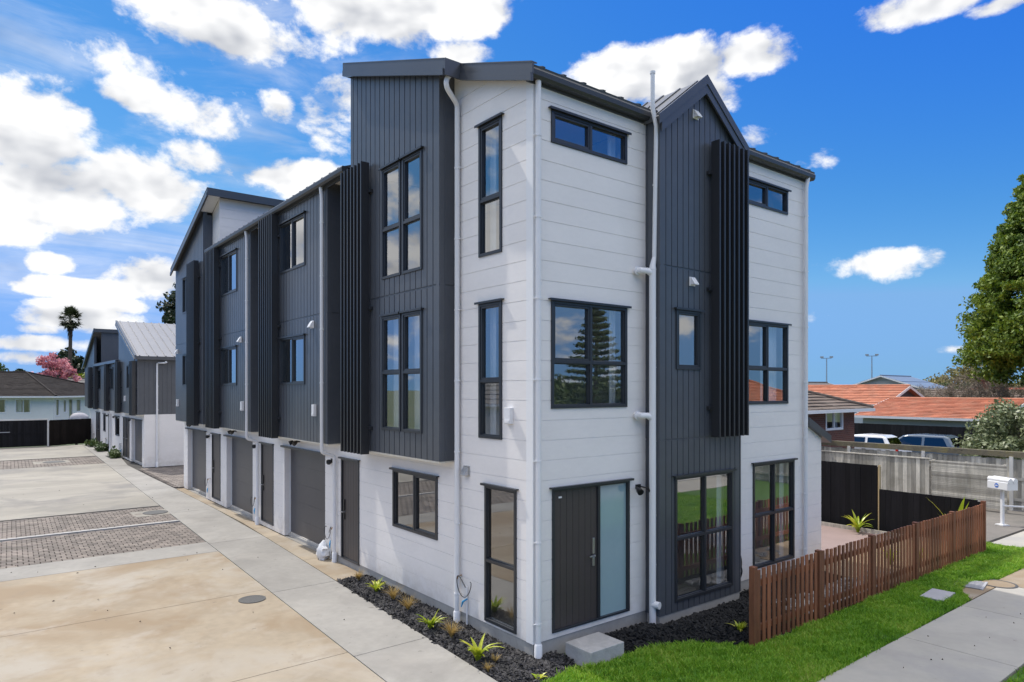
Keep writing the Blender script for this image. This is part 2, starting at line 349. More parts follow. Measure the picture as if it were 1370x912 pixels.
def window(m, u0, u1, v0, v1, cols=(1,), rows=(1,), parent=None, hood=True, sash=(), fr=.05, curtain=None, name='window', glass=None, fm=None):
    """frame with mullions, stepped sashes, one pane sheet per light, head flashing"""
    fmat = fm or M['alu']
    w0, w1 = -.022, .09
    F = MB()
    for a, b, c, d in ((u0,u0+fr,v0,v1),(u1-fr,u1,v0,v1),(u0+fr,u1-fr,v0,v0+fr),(u0+fr,u1-fr,v1-fr,v1)): F.ubox(m, a, b, c, d, w0, w1)
    iu0, iu1, iv0, iv1 = u0+fr, u1-fr, v0+fr, v1-fr
    def cuts(a, b, parts):
        tot = sum(parts); out = [a]; acc = 0
        for p in parts[:-1]: acc += p; out.append(a+(b-a)*acc/tot)
        return out+[b]
    cu = cuts(iu0, iu1, cols); cv = cuts(iv0, iv1, rows); h = .024
    for c in cu[1:-1]: F.ubox(m, c-h, c+h, iv0, iv1, w0+.003, w1)
    for i in range(len(cols)):
        a = cu[i] + (h if i else 0); b = cu[i+1] - (h if i < len(cols)-1 else 0)
        for c in cv[1:-1]: F.ubox(m, a, b, c-h, c+h, w0+.003, w1)
    P = MB()
    for i in range(len(cols)):
        for j in range(len(rows)):
            a = cu[i] + (h if i else 0); b = cu[i+1] - (h if i < len(cols)-1 else 0)
            c = cv[j] + (h if j else 0); d = cv[j+1] - (h if j < len(rows)-1 else 0)
            s = .032 if (i, j) in sash else .012
            ww = w0+.012 if (i, j) in sash else w0+.03
            for q in ((a,a+s,c,d),(b-s,b,c,d),(a+s,b-s,c,c+s),(a+s,b-s,d-s,d)): F.ubox(m, *q, ww, w1-.01)
            P.quad(m(a+s,c+s,.03), m(b-s,c+s,.03), m(b-s,d-s,.03), m(a+s,d-s,.03))
    f = F.build(name, fmat, parent, bevel=.003)
    P.build('pane', glass or M['glass'], f, recalc=False)
    if hood:
        H = MB(); H.ubox(m, u0-.05, u1+.05, v1+.004, v1+.022, -.065, .03); H.ubox(m, u0-.05, u1+.05, v1-.012, v1+.003, -.065, -.052)
        H.build('head_flashing', fmat, f)
    if curtain:
        for a, b in curtain:
            C = MB()
            n = max(3, int((b-a)/.05)); x0 = u0+(u1-u0)*a; x1 = u0+(u1-u0)*b
            n = max(4, int((x1-x0)/.045))
            for k in range(n):
                p, q = x0+(x1-x0)*k/n, x0+(x1-x0)*(k+1)/n; e = .02*(k % 2)
                C.quad(m(p,v0-.05,.2+e), m(q,v0-.05,.2+.02-e), m(q,v1+.03,.2+.02-e), m(p,v1+.03,.2+e))
            C.build('curtain', M['curtain'], f)
    return f

def door(m, u0, u1, v0, v1, parent, handle_u, glazed=None, hood=True, name='entry_door'):
    """flush dark door with fine vertical grooves; glazed = (u0,u1) sidelight of frosted glass"""
    F = MB(); fr = .045
    for a, b, c, d in ((u0,u0+fr,v0,v1),(u1-fr,u1,v0,v1),(u0+fr,u1-fr,v1-fr,v1),(u0+fr,u1-fr,v0,v0+.03)): F.ubox(m, a, b, c, d, -.02, .1)
    lu1 = u1-fr
    if glazed: F.ubox(m, glazed[0], glazed[0]+.05, v0+.03, v1-fr, -.017, .1); lu1 = glazed[0]
    f = F.build(name, M['alu'], parent, bevel=.003)
    L = MB(); a0 = u0+fr+.003; a1 = lu1-.003; n = max(5, int((a1-a0)/.12))
    for k in range(n):
        p = a0+(a1-a0)*k/n; q = a0+(a1-a0)*(k+1)/n
        L.ubox(m, p+.003, q-.003, v0+.033, v1-fr-.003, .012, .05)
    L.ubox(m, a0, a1, v0+.033, v1-fr-.003, .02, .052)
    L.build('door_leaf', M['door'], f)
    if glazed:
        G = MB(); G.quad(m(glazed[0]+.05, v0+.03, .03), m(u1-fr, v0+.03, .03), m(u1-fr, v1-fr, .03), m(glazed[0]+.05, v1-fr, .03))
        G.build('sidelight', M['frost'], f)
    hz = v0+.98; H = MB(); s = 1 if handle_u > (u0+u1)/2 and not glazed else -1
    if glazed: s = -1
    H.ubox(m, handle_u-.022, handle_u+.022, hz+.06, hz+.30, -.015, .012)      # keypad lock body
    H.ubox(m, handle_u-.022, handle_u+.022, hz-.13, hz+.0, -.012, .012)
    hb = H.build('door_lock', M['black'] if not glazed else M['steel'], f, bevel=.004)
    K = MB(); K.ubox(m, min(handle_u, handle_u-s*-.12), max(handle_u, handle_u+s*.12), hz+.02, hz+.042, -.055, -.038); K.ubox(m, handle_u-.012, handle_u+.012, hz+.018, hz+.044, -.04, .012)
    K.build('handle', M['steel'], f, bevel=.003)
    if hood:
        Hh = MB(); Hh.ubox(m, u0-.05, u1+.05, v1+.004, v1+.022, -.065, .03); Hh.ubox(m, u0-.05, u1+.05, v1-.012, v1+.003, -.065, -.052); Hh.build('head_flashing', M['alu'], f)
    return f

def downpipe(pts, parent, r=.042, brackets=(), bdir=(1,0,0), socket=True):
    p = MB(); pts = [Vector(q) for q in pts]; out = [pts[0]]
    for i in range(1, len(pts)-1):                  # round the elbows
        a, b, c = pts[i-1], pts[i], pts[i+1]; k = min(.06, (a-b).length*.45, (c-b).length*.45)
        out += [b+(a-b).normalized()*k, b+(a-b).normalized()*k*.3+(c-b).normalized()*k*.3, b+(c-b).normalized()*k]
    out.append(pts[-1]); p.tube(out, r, 14)
    if socket: e = pts[-1]; p.tube([e+Vector((0,0,.24)), e+Vector((0,0,.22)), e+Vector((0,0,.02)), e], [r+.004, r+.016, r+.016, r+.02], 14)
    o = p.build('downpipe', M['pvc'], parent, smooth=True)
    if brackets:
        d = Vector(bdir)
        for z in brackets:
            B = MB()
            q = None
            for a, b in zip(pts, pts[1:]):
                if min(a.z, b.z) <= z <= max(a.z, b.z) and abs(a.z-b.z) > 1e-4:
                    q = a+(b-a)*((z-a.z)/(b.z-a.z))
            if q is None: continue
            B.tube([q-Vector((0,0,.012)), q+Vector((0,0,.012))], r+.006, 14)
            e = q+d*(r+.035); B.tube([q, e], .009, 6)
            B.build('pipe_bracket', M['pvc'], o)
    return o

def fins(m, u0, u1, n, v0, v1, parent, depth=.17, w_off=-.04, th=.042):
    """screen of vertical fins held off the cladding on two rails"""
    s = MB()
    for k in range(n):
        c = u0+(u1-u0)*(k+.5)/n
        s.ubox(m, c-th/2, c+th/2, v0, v1, w_off-depth, w_off)
    for v in (v0+.5, (v0+v1)/2, v1-.55): s.ubox(m, u0-.03, u1+.03, v-.03, v+.03, w_off-.03, .0-.002)
    return s.build('slat_screen', M['slat'], parent, bevel=.003)

def cowl(m, u, v, parent, mt, s=.075):
    c = MB(); c.ubox(m, u-s, u+s, v-s, v+s, -.012, 0.0)
    a = [m(u-s*.8, v-s*.75, -.013), m(u-s*.8, v+s*.9, -.013), m(u-s*.8, v+s*.75, -.03), m(u-s*.8, v-s*.6, -.1), m(u-s*.8, v-s*.8, -.1)]
    d = Vector(m(u+s*.8, v, 0))-Vector(m(u-s*.8, v, 0)); c.prism(a, d)
    return c.build('vent_cowl', mt, parent)
def wall_lamp(m, u, v, parent):
    c = MB(); c.ubox(m, u-.04, u+.04, v-.02, v+.07, -.012, 0)
    p = Vector(m(u, v, -.07)); c.tube([p+Vector((0,0,.05)), p+Vector((0,0,.03)), p+Vector((0,0,-.03)), p+Vector((0,0,-.06))], [.03, .055, .058, .03], 14)
    return c.build('wall_lamp', M['black'], parent, smooth=True)
def meter(m, u, v, parent, w=.07, h=.12):
    c = MB(); c.ubox(m, u-w, u+w, v-h, v+h, -.07, 0); c.ubox(m, u-w*.8, u+w*.8, v-h*.9, v-h*.5, -.078, -.071)
    return c.build('meter_box', M['pvc'], parent, bevel=.012)
def spot_pair(m, u, v, parent):
    c = MB(); c.ubox(m, u-.05, u+.05, v-.035, v+.035, -.03, 0)
    for s in (-1, 1):
        p = Vector(m(u+s*.05, v, -.03)); q = Vector(m(u+s*.12, v-.03, -.13)); c.tube([p, q], .012, 8)
        d = Vector(m(u+s*.16, v-.1, -.26))-q; c.tube([q-d*.2, q+d*.1, q+d*.5], [.03, .048, .055], 12)
    return c.build('security_light', M['black'], parent, smooth=True)
def tap_cable(m, u, v0, parent, side=1):
    c = MB(); c.tube([m(u, v0, -.03), m(u, v0+.62, -.03)], .014, 8)
    t = c.build('conduit', M['pvc'], parent)
    k = MB(); pts = []
    for i in range(26):
        a = i/25; pts.append(m(u+side*(.19*math.sin(a*5.5)), v0+.6+.17*math.sin(a*8.0)*(1-a*.3), -.06-.05*math.sin(a*3.1)))
    k.tube(pts, .007, 6); k.build('cable', M['black'], t)
    b = MB(); b.tube([m(u-.02, v0+.42, -.04), m(u+.06*side, v0+.36, -.07), m(u+.09*side, v0+.27, -.08)], [.012, .018, .008], 8); b.build('blue_tape', M['blue'], t)
    g = MB(); g.tube([m(u+side*.2, v0+.75, 0), m(u+side*.2, v0+.75, -.07), m(u+side*.2, v0+.70, -.09)], .012, 8); g.build('brass_tap', mat('brass', (.4, .22, .08), .4, .05, metal=.6), parent)

def ribbed(mb, P0, P1, Q0, Q1, pitch=.42, rib=.02, th=.05, eps=None):
    """metal roof sheet: eave edge P0-P1, ridge edge Q0-Q1, ribs running up the slope, closed underneath"""
    P0, P1, Q0, Q1 = map(Vector, (P0, P1, Q0, Q1)); n = (P1-P0).cross(Q0-P0).normalized()
    if n.z < 0: n = -n
    d = -n*th
    mb.prism([P0, P1, Q1, Q0], d)
    L = (P1-P0).length; k = int(L/pitch)
    e = (P1-P0).normalized()
    for i in range(k+1):
        a = (i+.5)/(k+1); p = P0+(P1-P0)*a; q = Q0+(Q1-Q0)*a
        mb.prism([p-e*.028, p+e*.028, q+e*.028, q-e*.028], n*rib)

# ------------------------------------------------------------------ main townhouse block
B = thing('townhouse_block', 'large three-storey white and charcoal townhouse block in the foreground', 'townhouses')
SL = .355; RZ = 8.40
def zr(y): return RZ + SL*(y+.15)
YE = 20.85
def zf(y): return RZ + SL*(YE+.15-y)
nrm = Vector((0, -SL, 1)).normalized()
clipF = [(Vector((0, 0, zr(0)-.09)), nrm)]
nrm2 = Vector((0, SL, 1)).normalized()
clipB = [(Vector((0, YE, zf(YE)-.09)), nrm2)]
mY = FY(0); mX = FX(0); mB = FX(-.3); mP = FY(-.3)
PH = .20
# right face, white
H3L=(.34,1.96,7.45,7.93); H2L=(.34,1.96,3.56,5.15); HD=(.36,2.02,.28,2.39)
wall('white_wall', mY, 0, 2.45, .2, 8.36, (H3L, H2L, HD), 'h', phase=PH, parent=B)
H3R=(5.27,6.78,7.40,7.88); H2R=(5.29,6.79,3.55,5.15); H1R=(5.53,7.03,.36,2.40)
wall('white_wall', mY, 4.63, 7.5, .2, 8.36, (H3R, H2R, H1R), 'h', phase=PH, parent=B)
window(mY, *H3L, cols=(1,1), sash=((0,0),), parent=B, curtain=((.86,.97),))
window(mY, *H2L, cols=(1,1), rows=(.86,1.14), parent=B, sash=((0,1),), curtain=((.88,.97),))
window(mY, *H3R, cols=(1,1), parent=B, sash=((0,0),))
window(mY, *H2R, cols=(1,1), rows=(.86,1.14), parent=B, sash=((0,1),), curtain=((.55,.97),))
window(mY, *H1R, cols=(1,1), rows=(1,1), parent=B, curtain=((.03,.1),(.86,.97)))
dd = door(mY, *HD, B, handle_u=1.21, glazed=(1.30, 2.0))
pl = MB(); pl.ubox(mY, .50, .56, 2.235, 2.26, .004, .0115); pl.build('door_plate', M['pvc'], dd)
# bump
gx = 3.55; ghw = 1.20; gap = 9.16; gs = .78
cl = [(Vector((gx,0,gap-.12)), Vector((gs,0,1)).normalized()), (Vector((gx,0,gap-.12)), Vector((-gs,0,1)).normalized())]
HS=(2.82,3.48,4.17,5.17); HB=(2.79,4.42,.33,2.40)
wall('charcoal_wall', mP, 2.42, 4.68, .17, 9.3, (HS, HB), 'v', .148, .017, .014, clip=cl, phase=2.42, extra_v=(3.02, 5.86), parent=B, mats=DARK())
wall('charcoal_wall', FX(2.417), -.301, -.001, .17, 8.3, (), 'v', .132, .014, .012, t=.1, phase=-.3, extra_v=(3.02, 5.86), parent=B, mats=DARK())
sd = MB(); sd.box(4.60, 4.68, -.17, -.001, .17, 8.3); sd.build('charcoal_wall', M['dark'], B)
window(mP, *HS, parent=B, sash=((0,0),), curtain=None)
window(mP, *HB, cols=(1,1), rows=(1,1), parent=B, curtain=((.88,.97),))
fins(mP, 3.68, 4.66, 7, 3.02, 8.12, B, depth=.17)
# corner trim of white walls
ct = MB(); ct.box(-.012, .05, -.012, -.001, .2, 8.3); ct.box(-.012, -.001, -.001, .136, .2, 8.34); ct.build('corner_trim', M['white_trim'], B)
# left face, white
W3=(.72,1.32,5.92,7.98); W2=(.72,1.32,3.08,5.19); W1=(.37,1.16,.24,2.36)
W0=(2.55,4.15,1.24,2.33); D0=(5.61,6.49,.18,2.35); G1=(7.38,10.0,.06,2.36); D1=(10.82,11.80,.18,2.35); G2=(12.58,15.2,.06,2.36); D2=(15.88,16.87,.18,2.35); G3=(17.66,20.3,.06,2.36)
wall('white_wall', mX, .132, 2.03, .2, 9.3, (W3, W2, W1), 'h', phase=PH, clip=clipF, parent=B)
wall('white_wall', mX, 2.031, 7.2, .2, 2.66, (W0, D0), 'h', phase=PH, parent=B)
wall('white_wall', mX, 7.201, YE, .06, 2.66, (G1, D1, G2, D2, G3), 'h', phase=PH, parent=B)
for Wn in (W3, W2): window(mX, *Wn, rows=(.72,1), parent=B, sash=((0,1),), curtain=((.7,.97),))
window(mX, *W1, rows=(1,1.25), parent=B)
window(mX, *W0, cols=(1,1), parent=B, sash=((0,0),), curtain=None)
for Dn in (D0, D1, D2): door(mX, *Dn, B, handle_u=Dn[1]-.14)
def garage(m, g, parent):
    s = MB(); n = 5
    for k in range(n):
        a = g[2]+.02+(g[3]-g[2]-.04)*k/n; b = g[2]+.02+(g[3]-g[2]-.04)*(k+1)/n
        s.ubox(m, g[0]-.03, g[1]+.03, a+.0012, b-.0012, .17, .20)
    s.ubox(m, g[0]-.03, g[1]+.03, g[2], g[3]+.04, .18, .205)
    o = s.build('garage_door', M['garage'], parent)
    r = MB(); r.ubox(m, g[0]-.0, g[1]+.0, g[2]-.02, g[2]+.05, .11, .168); r.build('threshold', M['found'], o)
    h = MB(); h.ubox(m, g[0]-.1, g[1]+.1, g[3]+.006, g[3]+.03, -.075, .0); h.ubox(m, g[0]-.1, g[1]+.1, g[3]-.014, g[3]+.004, -.075, -.06); h.build('head_flashing', M['alu'], o)
    j = MB()
    for a, b in ((g[0]-.04, g[0]+.001), (g[1]-.001, g[1]+.04)): j.ubox(m, a, b, g[2], g[3]+.05, .128, .17)
    j.ubox(m, g[0], g[1], g[3]-.001, g[3]+.05, .128, .17); j.build('door_jamb', M['white_trim'], o)
for g in (G1, G2, G3): garage(mX, g, B)
# foundation strip
f = MB(); f.box(.012, 7.2, .012, .1, -.1, .2); f.box(.012, .1, .1, 7.2, -.1, .2); f.box(2.435, 4.66, -.285, -.02, -.1, .168)
f.build('foundation', M['found'], B)
# charcoal boxes on the left face
def box_volume(u0, u1, v1, holes, joints, clip=(), rtop=8.35, parent=B):
    wall('charcoal_wall', mB, u0, u1, 2.66, v1, holes, 'v', .19, .022, .014, clip=clip, phase=u0, extra_v=joints, parent=parent, mats=DARK())
    wall('charcoal_wall', FY(u0-.003), -.301, -.001, 2.66, rtop, (), 'v', .5, .012, .01, t=.1, phase=.3, extra_v=joints, parent=parent, mats=(M['dark'], M['dark']))
    e = MB(); e.box(-.165, 0, u1-.05, u1-.002, 2.66, min(rtop, 8.3)); e.build('charcoal_wall', M['dark'], parent)
    s = MB(); s.box(-.29, -.002, u0+.01, u1-.01, 2.63, 2.655); s.build('soffit', M['soffit'], parent)
J = (5.56,)
bw = [(3.30,4.02,5.88,7.93), (2.56,3.24,5.88,7.93), (3.30,4.02,3.09,5.20), (2.56,3.24,3.09,5.20)]
box_volume(2.03, 5.38, 10.6, bw, J, clipF, rtop=zr(2.03)-.1)
for w_ in bw: window(mB, *w_, rows=(.78,1) if w_[2] > 5 else (1,1), parent=B, sash=((0,1),), curtain=((.62,.96),) if w_[2] < 5 else None)
for k in range(2):
    u = 6.55+5.24*k
    hu = (u+1.25, u+2.87, 6.70, 7.92); hl = (u+1.27, u+2.87, 3.95, 5.10)
    box_volume(u, u+3.98, 8.34, (hu, hl), (5.5,), rtop=8.33)
    window(mB, *hu, cols=(1,1), parent=B, sash=((0,0),)); window(mB, *hl, cols=(1,1), parent=B, sash=((0,0),), curtain=((.1,.3),))
    fins(mB, u+2.88, u+3.98, 7, 2.62, 8.2, B)
h3 = [(18.70,19.70,6.60,7.88), (18.70,19.70,3.95,5.10)]
box_volume(16.85, YE, 10.6, h3, (5.5,), clipB, rtop=9.7)
for w_ in h3: window(mB, *w_, cols=(1,1), parent=B)
fins(mB, 4.42, 5.46, 7, 2.60, 8.18, B); fins(mB, 17.2, 18.3, 7, 2.6, 8.2, B)
# recess walls between the boxes
for a, b in ((5.38, 6.55), (10.53, 11.79), (15.77, 16.85)):
    wall('charcoal_wall', FX(.002), a, b, 2.665, 8.33, (), 'v', .19, .022, .014, phase=a, parent=B, mats=DARK())
# raised end walls above the middle roof
wall('white_wall', FX(.001), 16.135, 16.84, 8.2, 10.6, (), 'h', phase=PH, clip=clipB, parent=B)
wall('white_wall', FY(16.0), 0.0, 7.5, 8.2, zf(16.0)-.06, (), 'h', phase=PH, parent=B)
q = MB(); q.box(0, 7.5, 5.30, 5.38, 8.2, zr(5.38)-.06); q.build('charcoal_wall', M['dark'], B)
q = MB(); q.box(7.5, 7.56, 0, YE, .1, 8.3); q.box(0, 7.5, YE+.001, YE+.06, .1, 8.3)
q.prism([(7.5,0,8.301),(7.5,5.5,8.301),(7.5,5.5,zr(5.5)-.08),(7.5,0,zr(0)-.08)], (.06,0,0)); q.build('white_wall', M['white'], B)
# interiors
fl = MB()
for z in (.12, 2.68, 5.55): fl.box(.14, 7.49, .14, YE-.05, z-.08, z+.02)
fl.build('interior_floor', M['carpet'], B)
ip = MB()
for y in (5.3, 10.5, 15.8): ip.box(.14, 7.4, y, y+.1, .15, 8.1)
ip.box(3.95, 4.05, .14, 5.29, 2.8, 8.2)
ip.box(.14, 7.4, .14, YE-.1, 8.2, 8.24); ip.box(.14, 7.4, .14, YE-.1, 5.36, 5.40); ip.box(.14, 7.4, .14, YE-.1, 2.5, 2.54)
ip.box(4.3, 4.38, 6, 20.5, .15, 8.1)
ip.build('interior_wall', M['plaster'], B)
# roofs
def rake_fascia(mb, x, ya, yb, zfun, h0=.0, h1=.26, t=.03):
    """two-step barge board following a rake"""
    mb.prism([(x,ya,zfun(ya)+.02),(x,yb,zfun(yb)+.02),(x,yb,zfun(yb)-.13),(x,ya,zfun(ya)-.13)], (t,0,0))
    mb.prism([(x-.024,ya+.004,zfun(ya)-.128),(x-.024,yb-.004,zfun(yb)-.128),(x-.024,yb-.004,zfun(yb)-.24),(x-.024,ya+.004,zfun(ya)-.24)], (t+.02,0,0))
    mb.prism([(x-.006,ya,zfun(ya)+.018),(x-.006,yb,zfun(yb)+.018),(x-.006,yb,zfun(yb)+.036),(x-.006,ya,zfun(ya)+.036)], (.10,0,0))
r = MB()
ribbed(r, (-.12,-.14,zr(-.14)), (7.62,-.14,zr(-.14)), (-.12,5.4,zr(5.4)), (7.62,5.4,zr(5.4)))
r.prism([(-.42,1.68,zr(1.68)),(-.121,1.68,zr(1.68)),(-.121,5.4,zr(5.4)),(-.42,5.4,zr(5.4))], (0,0,-.05))
ribbed(r, (-.42,YE+.14,zf(YE+.14)), (7.62,YE+.14,zf(YE+.14)), (-.42,15.75,zf(15.75)), (7.62,15.75,zf(15.75)))
zm = lambda x: 8.36+.36*(x+.42)
ribbed(r, (-.43,5.51,8.36), (-.43,15.99,8.36), (3.75,5.51,zm(3.75)), (3.75,15.99,zm(3.75)))
ribbed(r, (7.9,5.51,8.36-.1), (7.9,15.99,8.36-.1), (3.75,5.51,zm(3.75)), (3.75,15.99,zm(3.75)))
# gable over the bump
zg = lambda x: gap - gs*abs(x-gx)
ye = 2.6
ribbed(r, (gx-ghw,-.36,zg(gx-ghw)), (gx-ghw,ye,zg(gx-ghw)), (gx,-.36,gap), (gx,ye,gap))
ribbed(r, (gx+ghw,-.36,zg(gx+ghw)), (gx+ghw,ye,zg(gx+ghw)), (gx,-.36,gap), (gx,ye,gap))
r.build('roof', M['roofdark'], B)
f = MB()
rake_fascia(f, -.45, 1.65, 5.40, zr); rake_fascia(f, -.15, -.16, 1.62, zr); rake_fascia(f, -.45, 15.72, YE+.15, zf)
# return at the step in the eave and at the far ends
f.prism([(-.45,1.618,zr(1.65)+.03),(-.12,1.618,zr(1.65)+.03),(-.12,1.618,zr(1.65)-.235),(-.45,1.618,zr(1.65)-.235)], (0,.03,0))
f.box(-.45, 7.6, 15.70, 15.73, zf(15.73)-.20, zf(15.73)+.04)
f.box(-.45, 7.6, 5.402, 5.43, zr(5.40)-.22, zr(5.40)+.04)
# gable barge boards (two steps)
for s in (-1, 1):
    a = gx; b = gx+s*(ghw+.05)
    z = lambda x: zg(x)
    f.prism([(a,-.40,z(a)+.05),(b,-.40,z(b)+.05),(b,-.40,z(b)-.11),(a,-.40,z(a)-.11)], (0,.03,0))
    f.prism([(a,-.385,z(a)-.11),(gx+s*(ghw-.02),-.385,z(gx+s*(ghw-.02))-.11),(gx+s*(ghw-.02),-.385,z(gx+s*(ghw-.02))-.27),(a,-.385,z(a)-.27)], (0,.03,0))
# board behind the gutters
f.box(-.13, 2.35, -.02, -.001, 8.2, 8.36); f.box(4.75, 7.6, -.02, -.001, 8.2, 8.36); f.box(-.32, -.301, 5.52, 15.98, 8.18, 8.34)
f.build('fascia', M['fascia'], B)
g = MB()
def gutter_y(x0, x1, z=8.37):
    g = MB(); g.prism([(x0,-.02,z),(x0,-.14,z),(x0,-.155,z-.03),(x0,-.15,z-.10),(x0,-.12,z-.135),(x0,-.02,z-.135)], (x1-x0,0,0)); g.build('gutter', M['gutter'], B)
gutter_y(-.14, 2.40); gutter_y(4.72, 7.62)
g.prism([(-.32,5.46,8.36),(-.44,5.46,8.36),(-.46,5.46,8.33),(-.455,5.46,8.26),(-.42,5.46,8.22),(-.32,5.46,8.22)], (0,10.6,0))
g.build('gutter', M['gutter'], B)
s = MB(); s.box(-.318, -.003, 5.52, 6.54, 8.30, 8.325); s.box(-.318, -.003, 10.54, 11.78, 8.30, 8.325); s.box(-.318, -.003, 15.78, 15.98, 8.30, 8.325)
s.prism([(-.42,1.66,zr(1.66)-.07),(-.01,1.66,zr(1.66)-.07),(-.01,2.02,zr(2.02)-.07),(-.42,2.02,zr(2.02)-.07)], (0,0,-.02))
s.prism([(-.42,15.76,zf(15.76)-.07),(-.01,15.76,zf(15.76)-.07),(-.01,16.84,zf(16.84)-.07),(-.42,16.84,zf(16.84)-.07)], (0,0,-.02))
s.build('soffit', M['white_trim'], B)
# lean-to at the far right end
wall('white_wall', FY(.04), 7.561, 8.23, .2, 3.4, (), 'h', phase=PH, clip=[(Vector((7.5,0,3.16)), Vector((.455,0,1)).normalized())], parent=B)
q = MB(); q.box(8.15, 8.229, .17, 3.5, .1, 2.80); q.build('white_wall', M['white'], B)
q = MB(); q.prism([(7.565,-.05,3.25),(8.50,-.05,2.825),(8.50,-.05,2.66),(7.565,-.05,3.085)], (0,3.8,0)); q.build('lean_to_roof', M['fascia'], B)
# down pipes
br = [z*1.16+.5 for z in range(7)]
downpipe([(.045,-.065,8.25),(.045,-.065,-.02)], B, brackets=br, bdir=(-1,.1,0))
downpipe([(-.25,1.66,8.93),(-.36,1.72,8.80),(-.36,1.72,8.66),(-.065,1.85,8.50),(-.065,1.86,-.02)], B, brackets=br, bdir=(.1,-1,0), socket=True)
for k in range(2):
    y = 6.72+5.24*k
    downpipe([(-.38,y,8.24),(-.355,y,8.0),(-.355,y,2.46),(-.065,y,2.38),(-.065,y,.02)], B, r=.04, brackets=br[3:], bdir=(.1,-1,0))
downpipe([(7.42,-.10,8.26),(7.38,-.075,8.05),(7.38,-.065,.0)], B, brackets=br, bdir=(-1,0,0))
v = MB(); xs = 2.33
pp = [(xs-.02,-.24,8.92),(xs-.02,-.24,8.38),(xs+.07,-.24,8.1),(xs+.07,-.2,5.98)]
v.tube([Vector(p) for p in pp], .036, 14); v.tube([(xs-.02,-.24,8.92),(xs-.02,-.24,8.96)], .044, 12)
v.tube([(xs+.07,-.2,5.98),(xs+.03,-.2,5.84),(xs+.03,-.2,5.78)], [.036,.05,.06], 14)
v.tube([(xs+.03,-.2,5.80),(xs+.03,-.2,.0)], .056, 16)
for z in (5.70, 3.36):
    v.tube([(xs+.03,-.2,z),(xs-.05,-.16,z+.06),(xs-.16,-.12,z+.06),(xs-.16,.0,z+.06)], .05, 14); v.tube([(xs-.16,-.06,z+.06),(xs-.16,-.045,z+.06)], .075, 14)
v.tube([(xs+.03,-.2,.36),(xs+.06,-.32,.36)], .06, 14)
sp_ = v.build('soil_stack', M['pvc'], B, smooth=True)
for z in (7.15, 5.0, 4.2, 3.0, 1.8, 1.0): kb = MB(); kb.tube([(xs+.03,-.2,z),(xs+.17,-.25,z)], .011, 6); kb.build('pipe_bracket', M['pvc'], sp_)
# fittings
cowl(mP, 3.34, 8.50, B, M['pvc']); cowl(mP, 3.25, 5.66, B, M['pvc'])
for y, z in ((7.38,5.30),(12.7,5.26),(20.55,5.26)): cowl(mB, y, z, B, M['pvc'], .085)
cowl(mX, 1.66, 2.52, B, M['steel'], .085)
meter(mX, .52, 3.45, B); 
for y, z in ((7.21,3.37),(12.45,3.36),(20.36,3.32)): meter(mB, y, z, B, .06, .13)
for y in (7.01, 12.25, 17.25): wall_lamp(mX, y, 2.22, B)
spot_pair(mY, 2.22, 2.26, B)
for y in (8.84, 14.0, 19.2): spot_pair(FX(-.05), y, 2.58, B)
tap_cable(mX, 1.62, .05, B); tap_cable(mX, 7.02, .04, B, -1); tap_cable(mX, 12.28, .04, B, -1); tap_cable(mX, 17.3, .04, B, -1)
c = MB(); pts = []
for i in range(20):
    a = i/19; pts.append((4.86+.05*math.sin(a*9), -.06-.16*math.sin(a*3.1), .12+.85*a + .1*math.sin(a*6)))
c.tube(pts, .014, 8); c.build('hose', M['black'], B)

# ------------------------------------------------------------------ second block down the drive
B2 = thing('townhouse_block', 'two-storey white and charcoal townhouse block with pale ribbed roof down the driveway', 'townhouses', (.1, 29.4, 0))
SL2 = .37
z2 = lambda y: 5.50+SL2*y
L2 = 20.4
z2f = lambda y: 5.50+SL2*(L2-y)
c1 = [(Vector((0,0,z2(0)-.05)), Vector((0,-SL2,1)).normalized())]; c2 = [(Vector((0,L2,z2f(L2)-.05)), Vector((0,SL2,1)).normalized())]
gb = (.55,3.45,.04,2.3); ds = [(4.05,4.95,.15,2.3),(5.1,6.0,.15,2.3),(10.4,11.3,.15,2.3),(15.0,15.9,.15,2.3),(16.1,16.9,.15,2.3)]; wb = [(7.3,8.7,1.15,2.28),(12.6,13.5,1.15,2.28)]
wall('white_wall', mX, 0, L2, .04, 2.6, [gb]+ds+wb, 'h', phase=PH, parent=B2)
wall('white_wall', FY(-.003), -.002, 7.5, .04, 2.6, (), 'h', phase=PH, parent=B2)
garage(mX, gb, B2)
for d_ in ds: door(mX, *d_, B2, handle_u=d_[1]-.14)
for w_ in wb: window(mX, *w_, parent=B2, cols=(1,))
wall('charcoal_wall', FY(-.004), -.302, 7.5, 2.601, 5.42, (), 'v', .2, .02, .015, phase=0, parent=B2, mats=DARK())
def vol2(u0, u1, v1, holes, clip=()):
    wall('charcoal_wall', mB, u0, u1, 2.6, v1, holes, 'v', .2, .02, .012, phase=u0, clip=clip, parent=B2, mats=DARK())
    for w_ in holes: window(mB, *w_, parent=B2)
    e = MB()
    if u0 > .5: e.box(-.29, 0, u0-.002, u0+.05, 2.6, min(v1, 5.4))
    e.box(-.29, 0, u1-.05, u1+.002, 2.6, min(v1, 5.4)); e.build('charcoal_wall', M['dark'], B2)
    s = MB(); s.box(-.28, -.002, u0+.01, u1-.01, 2.57, 2.595); s.build('soffit', M['soffit'], B2)
vol2(0, 5.5, 7.6, [(2.1,2.9,3.85,5.05)], c1); vol2(6.5, 9.6, 5.42, [(7.3,8.6,3.8,5.05)]); vol2(11.0, 14.4, 5.42, [(12.4,13.6,3.8,5.05)]); vol2(15.4, L2, 7.6, [(17.2,18.2,3.8,5.05)], c2)
for a in (.08, 4.5, 8.6, 13.3, 16.0): fins(mB, a, a+.9, 6, 2.56, 5.3 if .5 < a else 5.2, B2)
